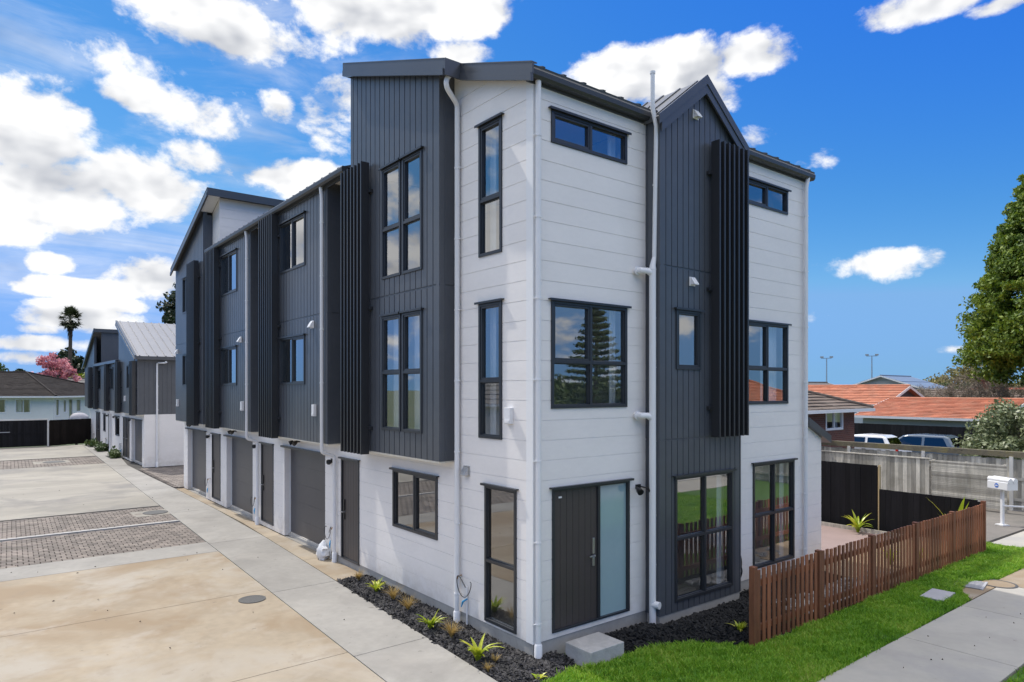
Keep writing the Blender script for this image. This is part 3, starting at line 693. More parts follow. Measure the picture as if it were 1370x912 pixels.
for a, b in ((5.5,6.5),(9.6,11.0),(14.4,15.4)):
    q = MB(); q.box(.0, .1, a, b, 2.6, 5.42); q.build('charcoal_wall', M['dark'], B2)
q = MB(); q.box(0, 7.5, 14.5, 14.6, 5.3, z2f(14.5)-.04); q.box(0, 7.5, 5.42, 5.5, 5.3, z2(5.5)-.04); q.box(7.5, 7.56, 0, L2, .04, 5.4); q.box(0, 7.5, L2+.001, L2+.06, .04, 5.4); q.build('charcoal_wall', M['dark'], B2)
r2 = MB()
ribbed(r2, (-.42,-.2,z2(-.2)), (7.6,-.2,z2(-.2)), (-.42,5.5,z2(5.5)), (7.6,5.5,z2(5.5)), pitch=.40, rib=.04)
ribbed(r2, (-.42,L2+.2,z2f(L2+.2)), (7.6,L2+.2,z2f(L2+.2)), (-.42,14.4,z2f(14.4)), (7.6,14.4,z2f(14.4)))
ribbed(r2, (-.43,5.52,5.44), (-.43,14.48,5.44), (3.75,5.52,6.2), (3.75,14.48,6.2)); ribbed(r2, (7.9,5.52,5.44), (7.9,14.48,5.44), (3.75,5.52,6.2), (3.75,14.48,6.2))
r2.build('roof', M['roofsteel'], B2)
f2 = MB(); rake_fascia(f2, -.45, -.2, 5.5, z2); rake_fascia(f2, -.45, 14.38, L2+.2, z2f); f2.box(-.45, 7.6, 14.35, 14.379, z2f(14.4)-.2, z2f(14.4)+.03)
f2.box(-.44, 7.6, -.33, -.2, z2(-.2)-.17, z2(-.2)-.03); f2.box(-.46, -.32, 5.5, 14.36, 5.28, 5.43)
f2.build('fascia', M['fascia'], B2)
downpipe([(.9,-.28,5.2),(.9,-.28,5.12),(1.15,-.06,5.05),(1.15,-.06,2.6),(.3,-.06,2.45),(.3,-.06,.05)][:2]+[(.55,-.065,5.12),(.55,-.065,.03)], B2, r=.045, brackets=br, bdir=(1,0,0))
downpipe([(-.36,10.3,5.3),(-.36,10.3,2.5),(-.065,10.3,2.42),(-.065,10.3,.03)], B2, r=.045)
for y in (3.3, 8.9): meter(mB, y, 3.35, B2, .06, .14)
for y in (3.75, 9.0, 11.6): wall_lamp(mX, y, 2.2, B2)
for y in (6.4, 11.8, 17.3): tap_cable(mX, y, .04, B2)
for yy in (5.3, 10.2): q = MB(); q.box(.2, 7.4, yy, yy+.1, .1, 5.2); q.build('interior_wall', M['plaster'], B2)
q = MB(); q.box(.14, 7.4, .15, L2-.1, .08, .13); q.box(.14, 7.4, .15, L2-.1, 2.5, 2.6); q.build('interior_floor', M['carpet'], B2)

# ------------------------------------------------------------------ ground
def poly(name, pts, z, m, th=.06):
    b = MB(); b.prism([(p[0], p[1], z) for p in pts], (0,0,-th)); return struct(name, b, m)
g = MB(); g.add([(-1200,-900,-.07),(1200,-900,-.07),(1200,1500,-.07),(-1200,1500,-.07)], [(0,1,2,3)])
struct('ground', g, mat('grass_ground', (.06, .085, .03), .95, .3, .3, .3, 3, stain=.5, sscale=.1, stain_col=(.12, .11, .06)))
sx = lambda y: -2.07+.030*y       # long joint between slab and strip
ex = lambda y: -.89+.046*y        # strip edge against the planting bed
def slabs(name, rows, x0f, x1f, z, m, gap=.007, xcuts=()):
    b = MB()
    for a, c in zip(rows, rows[1:]):
        xa0, xa1, xc0, xc1 = x0f(a), x1f(a), x0f(c), x1f(c)
        fr = [0]+list(xcuts)+[1]
        for p, q in zip(fr, fr[1:]):
            P = lambda y, x0, x1, t: (x0+(x1-x0)*t, y, z)
            l0 = (xa0+(xa1-xa0)*p+gap, a+gap, z); l1 = (xa0+(xa1-xa0)*q-gap, a+gap, z)
            u1 = (xc0+(xc1-xc0)*q-gap, c-gap, z); u0 = (xc0+(xc1-xc0)*p+gap, c-gap, z)
            b.prism([l0, l1, u1, u0], (0,0,-.06))
    return struct(name, b, m)
X0 = lambda y: -14.0
slabs('driveway', (-14, -9, -3.5, 1.75, 5.6, 9.35), X0, sx, .04, M['conc_tan'], xcuts=(.33, .66))
slabs('driveway', (9.35, 10.55), X0, sx, .041, M['conc_grey'], xcuts=(.5,))
slabs('driveway', (17.12, 20.5, 24.2, 28.6, 32.75), X0, sx, .04, M['conc_far'], xcuts=(.5,))
slabs('driveway', (37.6, 41, 47.2), X0, sx, .04, M['conc_far'], xcuts=(.5,))
slabs('footpath', (-14, -8, -3.2, 1.55, 5.31, 10.3, 15.4, 21.2, 26, 31, 36, 41, 47.2), sx, lambda y: min(ex(y), -.30) if y < 21.3 else .05 if y > 34 else -.35, .042, M['conc_grey'])
slabs('footpath', (5.31, 7.3, 10.1, 12.5, 15.3, 17.6, 20.8), lambda y: min(ex(y), -.30), lambda y: -.004, .045, M['conc_tan'])
for (a, b_) in ((7.38,10.0),(12.58,15.2),(17.66,20.3)):
    poly('footpath', [(.0,a),(.13,a),(.13,b_),(.0,b_)], .046, M['conc_grey'])
poly('ground', [(-14,-14),(0,-14),(0,21),(-14,21)], -.02, M['joint'], .03)
poly('ground', [(-14,21),(8,21),(8,48),(-14,48)], -.02, M['joint'], .03)
def pavers(x0, x1f, y0, y1, bw=.20, bh=.178, g=.010):
    b = MB(); y = y0; k = 0
    while y+bh <= y1+.001:
        off = (k % 2)*bw/2; x = x1f(y)-g-off
        if off: b.box(x1f(y)-off+g*.5-.0, x1f(y)-g, y+g/3, y+bh-g/3, -.02, .034)
        while x-bw > x0:
            dz = random.uniform(-.003, .003)
            b.box(x-bw+g*2, x, y+g/3, y+bh-g/3, -.02, .036+dz); x -= bw
        y += bh; k += 1
    return struct('pavers', b, M['paver'], recalc=False)
pavers(-9.3, sx, 10.57, 13.95); pavers(-9.3, sx, 14.12, 17.10); pavers(-8.6, sx, 32.8, 37.5, .3, .3, .015)
pavers(8, lambda y: 7.6, 21.0, 21.05)
pavers(-.35, lambda y: 7.4, 21.3, 29.2, .3, .2, .01)
poly('drain_channel', [(-14,13.96),(sx(14),13.96),(sx(14),14.10),(-14,14.10)], .040, M['conc_step'])
def lid(name, x, y, r, label, z=.05, m='iron', surround=None):
    t = thing(name, label, 'manhole cover', (x, y, 0))
    b = MB(); b.tube([(0,0,z-.04),(0,0,z)], r, 28); o = b.build('lid', M[m], t)
    b = MB(); n = 28
    for k in range(n):
        a0, a1 = 2*PI*k/n, 2*PI*(k+1)/n
        b.prism([(math.cos(a)*q, math.sin(a)*q, z+.002) for a, q in ((a0, r), (a1, r), (a1, r+.045), (a0, r+.045))], (0,0,-.04))
    b.build('ring', M['iron'], t)
    if surround:
        sb = MB(); sb.box(-surround, surround*.75, -surround*.8, surround*.8, -.02, z-.012); sb.build('concrete_collar', M['conc_far'], t)
    return t
lid('manhole_cover', -2.33, 5.12, .19, 'round iron manhole cover set in the tan driveway slab nearest the camera')
lid('manhole_cover', -1.93, 15.8, .30, 'round cover in a pale square collar at the corner of the near paver band', surround=.62)
lid('manhole_cover', -3.1, 35.2, .45, 'round cover in a pale collar within the far paver band', surround=.9)

# planting bed with bark
def mound(name, ring, zc, m, chips, cm, base=0.0, n=26, csize=.05, flat=.06):
    """lumpy mulch surface inside a polygon plus loose chips on it"""
    P = np.array(ring); mn, mx = P.min(0), P.max(0)
    def inside(x, y):
        c = False; j = len(P)-1
        for i in range(len(P)):
            if (P[i][1] > y) != (P[j][1] > y) and x < (P[j][0]-P[i][0])*(y-P[i][1])/(P[j][1]-P[i][1])+P[i][0]: c = not c
            j = i
        return c
    def dist(x, y):
        d = 9
        for i in range(len(P)):
            a, b = P[i], P[(i+1) % len(P)]; ab = b-a; t = np.clip(np.dot((x-a[0], y-a[1]), ab)/np.dot(ab, ab), 0, 1)
            q = a+ab*t; d = min(d, math.hypot(x-q[0], y-q[1]))
        return d
    def h(x, y): return base(x, y) + zc*min(1, dist(x, y)/.35)
    b = MB(); st = max((mx-mn)/n); nx = int((mx[0]-mn[0])/st)+2; ny = int((mx[1]-mn[1])/st)+2
    idx = {}
    for i in range(nx):
        for j in range(ny):
            x, y = mn[0]+i*st, mn[1]+j*st
            idx[i, j] = len(b.v); ins = inside(x, y)
            b.v.append((x, y, h(x, y)+random.uniform(-.012, .012) if ins else base(x, y)-.03))
    for i in range(nx-1):
        for j in range(ny-1):
            if any(inside(mn[0]+(i+a)*st, mn[1]+(j+c)*st) for a in (0, 1) for c in (0, 1)):
                b.f.append([idx[i,j], idx[i+1,j], idx[i+1,j+1], idx[i,j+1]]); b.mi.append(0)
    k = 0
    while k < chips:
        x, y = random.uniform(mn[0], mx[0]), random.uniform(mn[1], mx[1])
        if not inside(x+random.gauss(0, .035), y+random.gauss(0, .035)): continue
        k += 1
        s = csize*random.uniform(.4, 1.3); M3 = Euler((random.uniform(-.7,.7), random.uniform(-.7,.7), random.uniform(0, 6.3))).to_matrix()
        o = Vector((x, y, h(x, y)+.012)); w = s*random.uniform(.2, .45); t = s*.12
        c = [tuple(o+M3 @ Vector(q)) for q in ((-s,-w,-t),(s*.9,-w*.7,-t),(s,w,-t),(-s*.8,w*.8,-t),(-s,-w*.8,t),(s*.8,-w,t),(s,w*.6,t),(-s,w,t))]
        b.add(c, [(0,3,2,1),(4,5,6,7),(0,1,5,4),(1,2,6,5),(2,3,7,6),(3,0,4,7)])
    o = b.build(name, cm); return tag(o, kind='stuff')
bedbase = lambda x, y: .0+.010*y
o = mound('bark_mulch', [(-.62,5.28),(-.02,5.28),(-.02,-.06),(.38,-.06),(.42,-.35),(.1,-.62),(-.35,-.75),(-.92,-.78)], .045, None, 6500, M['mulch'], bedbase, 60, .042)
tag(o, 'loose dark grey bark mulch in the strip bed along the driveway', 'mulch')
o = mound('bark_mulch', [(1.15,-.05),(2.3,-.05),(2.4,-.3),(4.7,-.3),(4.75,-.05),(7.6,-.05),(7.6,-.7),(5.2,-1.0),(3.2,-1.62),(2.86,-1.62),(2.65,-1.38),(2.1,-.92),(1.5,-.75),(1.15,-.55)], .13, None, 6000, M['mulchblack'], lambda x, y: 0.0, 70, .05)
tag(o, 'heaped jet black bark mulch below the tall charcoal bay windows', 'mulch')
# concrete step by the front door
st = MB(); st.box(.42, 1.10, -.74, -.22, -.05, .205)
tag(st.build('concrete_step', M['conc_step'], bevel=.012), 'grey concrete block step in front of the wide dark entry door', 'step')
# lawn, verge, path, street
lawn_ring = [(-.75,-.80),(-.3,-.70),(.15,-.62),(.5,-.78),(1.1,-.78),(1.5,-.78),(2.1,-.95),(2.65,-1.42),(2.85,-1.76),(12.5,-1.76),(13.45,-1.40),(13.4,-2.3),(11.4,-2.75),(9.95,-2.72),(9.2,-2.45),(8.45,-2.55),(8.0,-2.86),(2.5,-2.9),(-1.0,-2.95)]
poly('lawn_soil', lawn_ring, .0, M['turf'])
poly('lawn_soil', [(-1,-4.42),(25,-4.42),(25,-9.0),(-1,-9.0)], .0, M['turf'])
poly('road', [(-40,-11.2),(60,-11.2),(60,-18),(-40,-18)], -.04, M['asphalt'])
poly('footpath', [(-1,-9.02),(60,-9.02),(60,-10.9),(-1,-10.9)], .01, M['conc_path'])
kb = MB(); kb.box(-1, 60, -11.2, -10.91, -.06, .05); kb.box(-40, 60, -18.3, -18, -.06, .06); struct('kerb', kb, M['conc_step'])
slabs('footpath', (-4.40, -2.9), lambda y: -1.0, lambda y: 9.6, .012, M['conc_path'], xcuts=(.12, .3, .57, .8), gap=.006)
poly('driveway', [(9.62,-2.74),(11.4,-2.78),(13.4,-2.33),(30,-2.6),(30,-4.4),(9.62,-4.4)], .012, M['conc_tan'])
poly('driveway', [(8.5,-2.56),(9.2,-2.47),(9.9,-2.74),(9.6,-2.88),(8.02,-2.88)], .011, M['conc_tan'])
poly('footpath', [(13.6,-1.5),(30,-1.9),(30,-2.58),(13.6,-2.28)], .010, M['conc_path'])
poly('neighbour_drive', [(12.6,-1.72),(13.3,-1.36),(30,-1.85),(30,8),(12.6,8)], -.005, mat('worn_asphalt', (.17, .155, .14), .9, .15, 1.2, .3, 80, stain=.5, sscale=.6, stain_col=(.1, .1, .09)))
def ring_inside(P, x, y):
    c = np.zeros(len(x), bool); j = len(P)-1
    for i in range(len(P)):
        xi, yi = P[i]; xj, yj = P[j]
        with np.errstate(divide='ignore', invalid='ignore'):
            t = ((yi > y) != (yj > y)) & (x < (xj-xi)*(y-yi)/(yj-yi+1e-12)+xi)
        c ^= t; j = i
    return c
def grass(name, ring, n, hgt, label, wid=.007):
    P = np.array(ring); mn, mx = P.min(0), P.max(0)
    x = rng.uniform(mn[0], mx[0], n*3); y = rng.uniform(mn[1], mx[1], n*3)
    k = ring_inside(ring, x, y) & ~((abs(x-7.72) < .38) & (abs(y+2.43) < .23)); x = x[k][:n]; y = y[k][:n]; n = len(x)
    a = rng.uniform(0, 2*PI, n); x = x+rng.normal(0, .022, n); y = y+rng.normal(0, .022, n)
    cl = .8+.22*np.sin(x*5.1+np.sin(y*4))*np.sin(y*6.3+np.sin(x*3.3))+.22*np.sin(x*17+y*5)*np.sin(y*19-x*7)
    h = hgt*rng.uniform(.5, 1.35, n)*cl; l = rng.uniform(.2, 1.0, n)*h; w = wid*rng.uniform(.6, 1.4, n)
    ca, sa = np.cos(a), np.sin(a); b2 = rng.uniform(0, 2*PI, n); cb, sb = np.cos(b2), np.sin(b2)
    V = np.zeros((n, 5, 3))
    V[:,0] = np.stack([x-ca*w, y-sa*w, np.zeros(n)], 1); V[:,1] = np.stack([x+ca*w, y+sa*w, np.zeros(n)], 1)
    V[:,2] = np.stack([x+ca*w*.8+cb*l*.35, y+sa*w*.8+sb*l*.35, h*.6], 1); V[:,3] = np.stack([x-ca*w*.8+cb*l*.35, y-sa*w*.8+sb*l*.35, h*.6], 1)
    V[:,4] = np.stack([x+cb*l, y+sb*l, h], 1)
    base = np.arange(n)[:,None]*5
    loops = np.concatenate([base+np.array([[0,1,2,3]]), base+np.array([[3,2,4]])], 1)     # 7 loops per blade
    me = bpy.data.meshes.new(name); me.vertices.add(n*5); me.vertices.foreach_set('co', V.ravel())
    me.loops.add(n*7); me.loops.foreach_set('vertex_index', loops.ravel().astype(np.int32))
    me.polygons.add(n*2); stt = (np.arange(n)[:,None]*7+np.array([[0,4]])).ravel(); me.polygons.foreach_set('loop_start', stt.astype(np.int32))
    me.update(calc_edges=True); me.validate(); me.materials.append(M['grass'])
    o = bpy.data.objects.new(name, me); COL.objects.link(o); return tag(o, label, 'grass', kind='stuff')
grass('lawn_grass', lawn_ring, 110000, .08, 'bright green uncut lawn between the picket fence and the footpath')
grass('verge_grass', [(-1,-4.46),(14,-4.46),(14,-9.0),(-1,-9.0)], 60000, .07, 'green street verge on the road side of the footpath')
bx = thing('service_lid', 'grey square service lid lying in the lawn', 'lid', (7.72, -2.43, 0), R(4))
b = MB(); b.box(-.36, .36, -.19, .19, -.02, .055); b.build('cover', M['lidgrey'], bx, bevel=.006)
gt = thing('drain_grate', 'slotted street drain grate at the lawn corner beside the driveway crossing', 'drain grate', (9.1, -2.52, 0), R(10))
b = MB()
for k in range(7): b.box(-.30+k*.09, -.25+k*.09, -.2, .2, .0, .03)
b.box(-.33, .33, -.24, -.2, 0, .032); b.box(-.33, .33, .2, .24, 0, .032); b.build('bars', M['lidgrey'], gt)
b = MB(); b.box(-.32, .32, -.22, .22, -.02, .014); b.build('pit', M['black'], gt)
lid('manhole_cover', 9.55, -2.85, .27, 'worn tan round cover in the pavement next to the drain grate', z=.02, m='conc_tan')

# ------------------------------------------------------------------ fences
pf = thing('picket_fence', 'rust brown picket fence between the green lawn and the courtyard', 'fence', (2.86, -1.70, 0))
LF = 9.6; nb = 5; bay = LF/nb
for i in range(nb+1):
    b = MB(); x = i*bay; b.box(x-.045, x+.045, -.045, .045, -.05, 1.165 if 0 < i < nb else 1.2); b.build('post', M['rustwood'], pf, bevel=.004)
for i in range(nb):
    b = MB()
    for z in (.25, .92): b.box(i*bay+.046, (i+1)*bay-.046, -.0, .045, z-.045, z+.045)
    b.build('rail', M['rustwood'], pf)
    b = MB(); n = 13
    for k in range(n):
        x = i*bay+.05+(bay-.1)*(k+.5)/n
        b.box(x-.040+random.uniform(-.002,.002), x+.040, -.022-random.uniform(0,.003), -.001, .02+random.uniform(-.008,.008), 1.14+random.uniform(-.01,.01))
    b.build('pickets', M['rustwood'], pf, bevel=.003)
def paling_fence(name, label, p0, p1, h, m, bw=.14, gap=.006, jit=.012, z0=0.0, post=None, rail=True, th=.02, cap=None, flip=1, base=0.02):
    """vertical boards with rails and posts behind, p0->p1, boards on the side facing the camera (flip)"""
    p0, p1 = Vector((*p0, 0)), Vector((*p1, 0)); d = p1-p0; L = d.length
    t = thing(name, label, 'fence', (p0.x, p0.y, z0), math.atan2(d.y, d.x))
    b = MB(); x = 0
    while x+bw*.4 < L:
        w = min(bw*random.uniform(.92, 1.05), L-x)
        b.box(x, x+w-gap, -th-random.uniform(0, .006), 0, base+random.uniform(0, .02), h+random.uniform(-jit, jit)); x += w
    b.build('boards', m, t)
    r = MB()
    for z in (.3, h*.55, h-.2): r.box(0, L, .001, .05, z-.04, z+.04)
    if rail: r.build('rail', m, t)
    n = max(1, round(L/2.2))
    for i in range(n+1):
        q = MB(); x = min(max(i*L/n, .05), L-.05); q.box(x-.05, x+.05, .051, .15, -.1, h-.05); q.build('post', post or m, t)
    if cap: c = MB(); c.box(-.02, L+.02, -.06, .14, h+.002, h+.05); c.build('capping', cap, t)
    return t
# black courtyard fence (low, then stepping up)
paling_fence('paling_fence', 'low black stained fence closing the courtyard behind the brown pickets', (12.5, .66), (12.5, -1.62), 1.2, M['blackwood'], jit=.004, gap=.004)
tf = paling_fence('paling_fence', 'tall black stained fence step beside the white lean-to wall', (12.5, 6.0), (12.5, .70), 1.82, M['blackwood'], jit=.004, gap=.003)
e = MB(); e.box(5.302, 5.33, -.03, .06, .0, 1.83); e.build('end_board', M['rawwood'], tf)
# weathered grey boundary fence with mossy top rail and white posts
gf = thing('boundary_fence', 'tall weathered grey fence with a mossy top rail in front of the parked cars', 'fence', (19.6, 6.5, 0))
def lx(b, m, n): return b.build(n, m, gf)
b = MB(); y = 0.0
while y < 18:
    w = random.uniform(.13, .155); b.box(-.02-random.uniform(0,.008), 0, -y-w+.006, -y, .03, 1.62+random.uniform(-.02,.02)); y += w
lx(b, M['greywood'], 'boards')
b = MB()
for k in range(10): b.box(-.09, .10, -18+k*1.8, -18+(k+1)*1.8-.004, 1.68+random.uniform(-.004,.004), 1.86)
lx(b, M['mossy'], 'top_rail')
for z in (.35, 1.0): b = MB(); b.box(-.066, -.03, -18, 0, z-.045, z+.045); lx(b, M['greywood'], 'rail')
for k in range(7): b = MB(); yy = -18+1.0+k*2.55; b.box(-.13, -.068, yy-.05, yy+.05, .0, 1.7); lx(b, M['postwhite'], 'post')
pg = paling_fence('paling_fence', 'short pale grey paling fence panel beyond the black courtyard fence', (18.75, 9.0), (18.75, 1.75), 1.5, M['greywood'], jit=.02, cap=None)
c = MB(); c.box(0, 7.25, -.05, .06, 1.5, 1.535); c.build('capping', M['greywood'], pg)
sf = thing('slat_fence', 'weathered grey fence panel of horizontal slats behind the letterbox', 'fence', (18.72, 1.70, 0))
b = MB()
for k in range(26):
    z = .1+k*.054; b.box(-.02, 0, -2.1+random.uniform(-.01,.01), random.uniform(-.01,.01), z, z+.043)
b.build('slats', M['greywood'], sf)
for yy in (-2.05, -1.0, -.05): b = MB(); b.box(.001, .08, yy-.04, yy+.04, -.05, 1.5); b.build('post', M['greywood'], sf)

# courtyard
poly('patio', [(7.9,.06),(12.2,.06),(12.2,6),(8.25,6),(8.25,3.5),(8.25,.06)], .06, M['pinkpave'])
poly('gravel_bed', [(7.6,-1.6),(12.2,-1.6),(12.2,.055),(7.6,.055)], .05, M['gravel'])
poly('gravel_bed', [(4.8,-1.6),(7.59,-1.6),(7.59,-.75),(5.2,-1.05)], .03, M['conc_step'])
poly('soil_bed', [(12.23,-1.6),(12.46,-1.6),(12.46,6),(12.23,6)], .05, M['soil'])
te = MB(); te.box(12.2, 12.229, -1.6, 6, 0, .16)
tag(te.build('timber_edging', M['greywood']), 'low timber garden edging board along the foot of the black fence', 'edging')
te = MB(); te.box(2.92, 7.6, -1.62, -1.59, 0, .10); te.box(2.60, 2.9, -1.56, -1.53, -.02, .07)
tag(te.build('timber_edging', M['blackwood']), 'dark timber edging behind the foot of the brown picket fence', 'edging')
te = MB()
for k in range(60):
    x, y = random.uniform(4.6, 8.6), random.uniform(-1.45, -.9); s = random.uniform(.03, .08)
    m3 = Euler((random.random(), random.random(), random.random()*6)).to_matrix()
    te.add([tuple(Vector((x, y, .07))+m3 @ Vector(q)*s) for q in ((-1,-.7,-.4),(1,-.6,-.4),(.9,.7,-.3),(-.8,.8,-.4),(-.7,-.5,.4),(.7,-.4,.45),(.6,.5,.4),(-.6,.6,.4))], [(0,3,2,1),(4,5,6,7),(0,1,5,4),(1,2,6,5),(2,3,7,6),(3,0,4,7)])
tag(te.build('rubble', M['conc_step']), 'scattered pale stones and rubble behind the brown pickets', 'rubble', kind='stuff')

# letterbox
lb = thing('letterbox', 'white letterbox with a blue badge on a white post by the slat fence', 'letterbox', (16.5, -.92, 0), R(-28))
b = MB(); b.box(-.035, .035, -.035, .035, 0, 1.02); b.box(-.12, .12, -.12, .12, 0, .03); b.build('post', M['pvc'], lb)
b = MB(); b.box(-.17, .17, -.33, .33, 1.02, 1.24); b.build('box', M['pvc'], lb, bevel=.015)
b = MB(); b.tube([(-.08,-.34,1.28),(-.08,.34,1.28)], .075, 14); b.tube([(.08,-.34,1.28),(.08,.34,1.28)], .075, 14); b.build('paper_tube', M['pvc'], lb, smooth=True)
b = MB(); b.tube([(-.171,.02,1.13),(-.176,.02,1.13)], .062, 20); bb = b.build('badge', M['logo_blue'], lb)
b = MB(); b.ubox(FX(-.178), -.02, .06, 1.115, 1.145, 0, .001); b.build('badge_mark', M['pvc'], bb)
b = MB(); b.tube([(0,-.02,.55),(.9,-1.1,.62)], .025, 8); b.build('side_rail', M['pvc'], lb)

# ------------------------------------------------------------------ plants in the beds
def strap_plant(x, y, z, hgt, n, label, mt='leaf_lime', wid=.034, name='flax_plant', cat='plant', group=None, seed=0, droop=1.0):
    rd = random.Random(seed); b = MB()
    for k in range(n):
        a = rd.uniform(0, 2*PI); L = hgt*rd.uniform(.6, 1.25); lean = rd.uniform(.25, 1.0)*droop; w = wid*rd.uniform(.7, 1.2); seg = 6
        d = Vector((math.cos(a), math.sin(a), 0)); s = Vector((-d.y, d.x, 0)); vs = []
        for i in range(seg+1):
            t = i/seg; ang = .15+lean*1.75*t
            r_ = L*(1-math.cos(ang))/max(ang, .01)*1.0*t if False else L*t*math.sin(ang*.62); zz = L*t*math.cos(ang*.62)
            ww = w*(1-t**2.2)*(.6+.4*min(1, t*4))
            p = Vector((x, y, z)) + d*(r_+.01) + Vector((0,0,zz)); vs += [tuple(p-s*ww), tuple(p+Vector((0,0,-ww*.35))), tuple(p+s*ww)]
        fs = []
        for i in range(seg): o = i*3; fs += [(o,o+1,o+4,o+3),(o+1,o+2,o+5,o+4)]
        b.add(vs, fs)
    return tag(b.build(name, M[mt], recalc=False), label, cat, group)
bz = lambda x, y: bedbase(x, y)+.03
strap_plant(-.42, 4.03, bz(0,4),   .27, 22, 'lime strap-leaved plant second from the garage end of the driveway bed', seed=1)
strap_plant(-.60, 1.80, bz(0,1.8), .29, 24, 'lime strap-leaved plant midway along the driveway bed below the white pipe', seed=2)
strap_plant(-.70, .36, bz(0,.3), .36, 20, 'tallest lime strap-leaved plant nearest the corner in the driveway bed', seed=3, wid=.042)
strap_plant(-.42, -.62, .0, .13, 10, 'tiny lime seedling where bark meets the lawn corner', seed=4)
gp = 'straw coloured grass tufts in the driveway bed'
for i, (x, y, h_, lb_) in enumerate(((-.36,4.89,.24,'straw grass tuft at the garage end of the driveway bed'), (-.41,3.39,.30,'straw grass tuft next to the first lime plant in the driveway bed'), (-.48,2.73,.30,'round straw grass tuft between two lime plants in the driveway bed'), (-.56,1.26,.30,'straw grass tuft beside the foot of the white downpipe'), (-.56,.14,.13,'small dry tuft just behind the tallest lime plant'), (-.81,-.02,.13,'small dry tuft at the concrete edge by the tallest lime plant'))):
    strap_plant(x, y, bz(x,y), h_, 110 if h_ > .2 else 50, lb_, 'leaf_straw', .0045, 'grass_tuft', 'grass tuft', gp, seed=10+i, droop=.8)
strap_plant(12.0, 1.0, .08, .55, 22, 'lime strap-leaved plant against the tall black fence', seed=21, wid=.045)
strap_plant(12.25, -1.2, .1, 1.15, 9, 'tall leafy plant rising above the far end of the brown pickets', seed=22, wid=.075, droop=.4)
strap_plant(12.3, 3.9, .08, .3, 60, 'low straw tuft at the foot of the tall black fence', 'leaf_straw', .008, 'grass_tuft', 'grass tuft', seed=23)
for i, (x, y) in enumerate(((3.05,-1.35),(9.2,-1.0),(10.0,-1.25))):
    strap_plant(x, y, .06, (.22, .4, .4)[i], 22, ('yellow green plant behind the first brown picket post', 'yellow green plant behind the middle of the picket fence', 'yellow green plant behind the far half of the picket fence')[i], seed=30+i, wid=.025)
for i, y in enumerate((30.9+5.2, 41.2, 45.3)):
    b = MB(); b.box(-.55, .08, y-1.0, y+1.0, -.02, .055); tag(b.build('bark_mulch', M['mulchblack']), ('bark bed nearest of three at the far townhouse block', 'bark bed, middle of three at the far townhouse block', 'bark bed furthest along the far townhouse block')[i], 'mulch', kind='stuff')

b = MB(); rd = random.Random(12)
for k in range(62):
    x, y = (rd.uniform(-6.5, -.9), rd.uniform(-1, 24)) if k < 50 else (rd.uniform(3, 9), rd.uniform(-4.2, -3)); sz = rd.uniform(.010, .026)*(1 if k < 50 else .6); an = rd.uniform(0, 6.3); c_, s_ = math.cos(an)*sz, math.sin(an)*sz
    z = .05 if k < 50 else .02; b.add([(x-c_, y-s_, z), (x+s_*.5, y-c_*.5, z+.012), (x+c_, y+s_, z+.004), (x-s_*.5, y+c_*.5, z+.016), (x, y, z-.004)], [(0,1,2,3),(0,1,4),(1,2,4),(2,3,4),(3,0,4)])
tag(b.build('leaf_litter', M['bark']), 'specks of dry leaf litter blown over the concrete', 'leaf litter', kind='stuff')
# plastic wrapped bundle at the garage corner
b = MB(); rd = random.Random(5); n = 14; vs = []
for i in range(9):
    t = i/8
    for k in range(n):
        a = 2*PI*k/n; r_ = (.11*math.sin(PI*min(1, t*.8+.2))+.02)*rd.uniform(.75, 1.25); vs.append((-.17+math.cos(a)*r_+.03*t, 7.12+math.sin(a)*r_*1.4, .045+.42*t))
fs = [tuple(range(n))[::-1]] + [(i*n+k, i*n+(k+1) % n, (i+1)*n+(k+1) % n, (i+1)*n+k) for i in range(8) for k in range(n)] + [tuple(range(8*n, 9*n))]
b.add(vs, fs); tag(b.build('plastic_bundle', mat('white_plastic_film', (.7, .7, .7), .3, .05), smooth=True), 'crumpled white plastic bundle on the apron by the nearest garage door', 'plastic bundle')

# ------------------------------------------------------------------ houses
def courses(mb, a, b, c, d, step=.32, lift=.045):
    """tiled roof slope: eave a-b, ridge d-c; tilted courses so each row throws a line"""
    a, b, c, d = map(Vector, (a, b, c, d)); n = (b-a).cross(d-a).normalized()
    if n.z < 0: n = -n
    H = ((d+c)/2-(a+b)/2).length; k = max(2, int(H/step))
    for i in range(k):
        t0, t1 = i/k, (i+1)/k
        p0, p1 = a+(d-a)*t0, b+(c-b)*t0; q0, q1 = a+(d-a)*t1, b+(c-b)*t1
        m = max(1, int((p1-p0).length/.42)) if step < .5 else 1
        for j in range(m):                                   # each tile its own piece
            e = lift*random.uniform(.75, 1.15); P0, P1 = p0.lerp(p1, j/m), p0.lerp(p1, (j+1)/m); Q0, Q1 = q0.lerp(q1, j/m), q0.lerp(q1, (j+1)/m)
            mb.add([tuple(P0+n*e), tuple(P1+n*e), tuple(Q1), tuple(Q0), tuple(P0-n*.01), tuple(P1-n*.01)], [(0,1,2,3),(4,5,1,0)])
    mb.prism([a-n*.01, b-n*.01, c-n*.01, d-n*.01] if (d-c).length > 1e-3 else [a-n*.01, b-n*.01, c-n*.01], -n*.06)
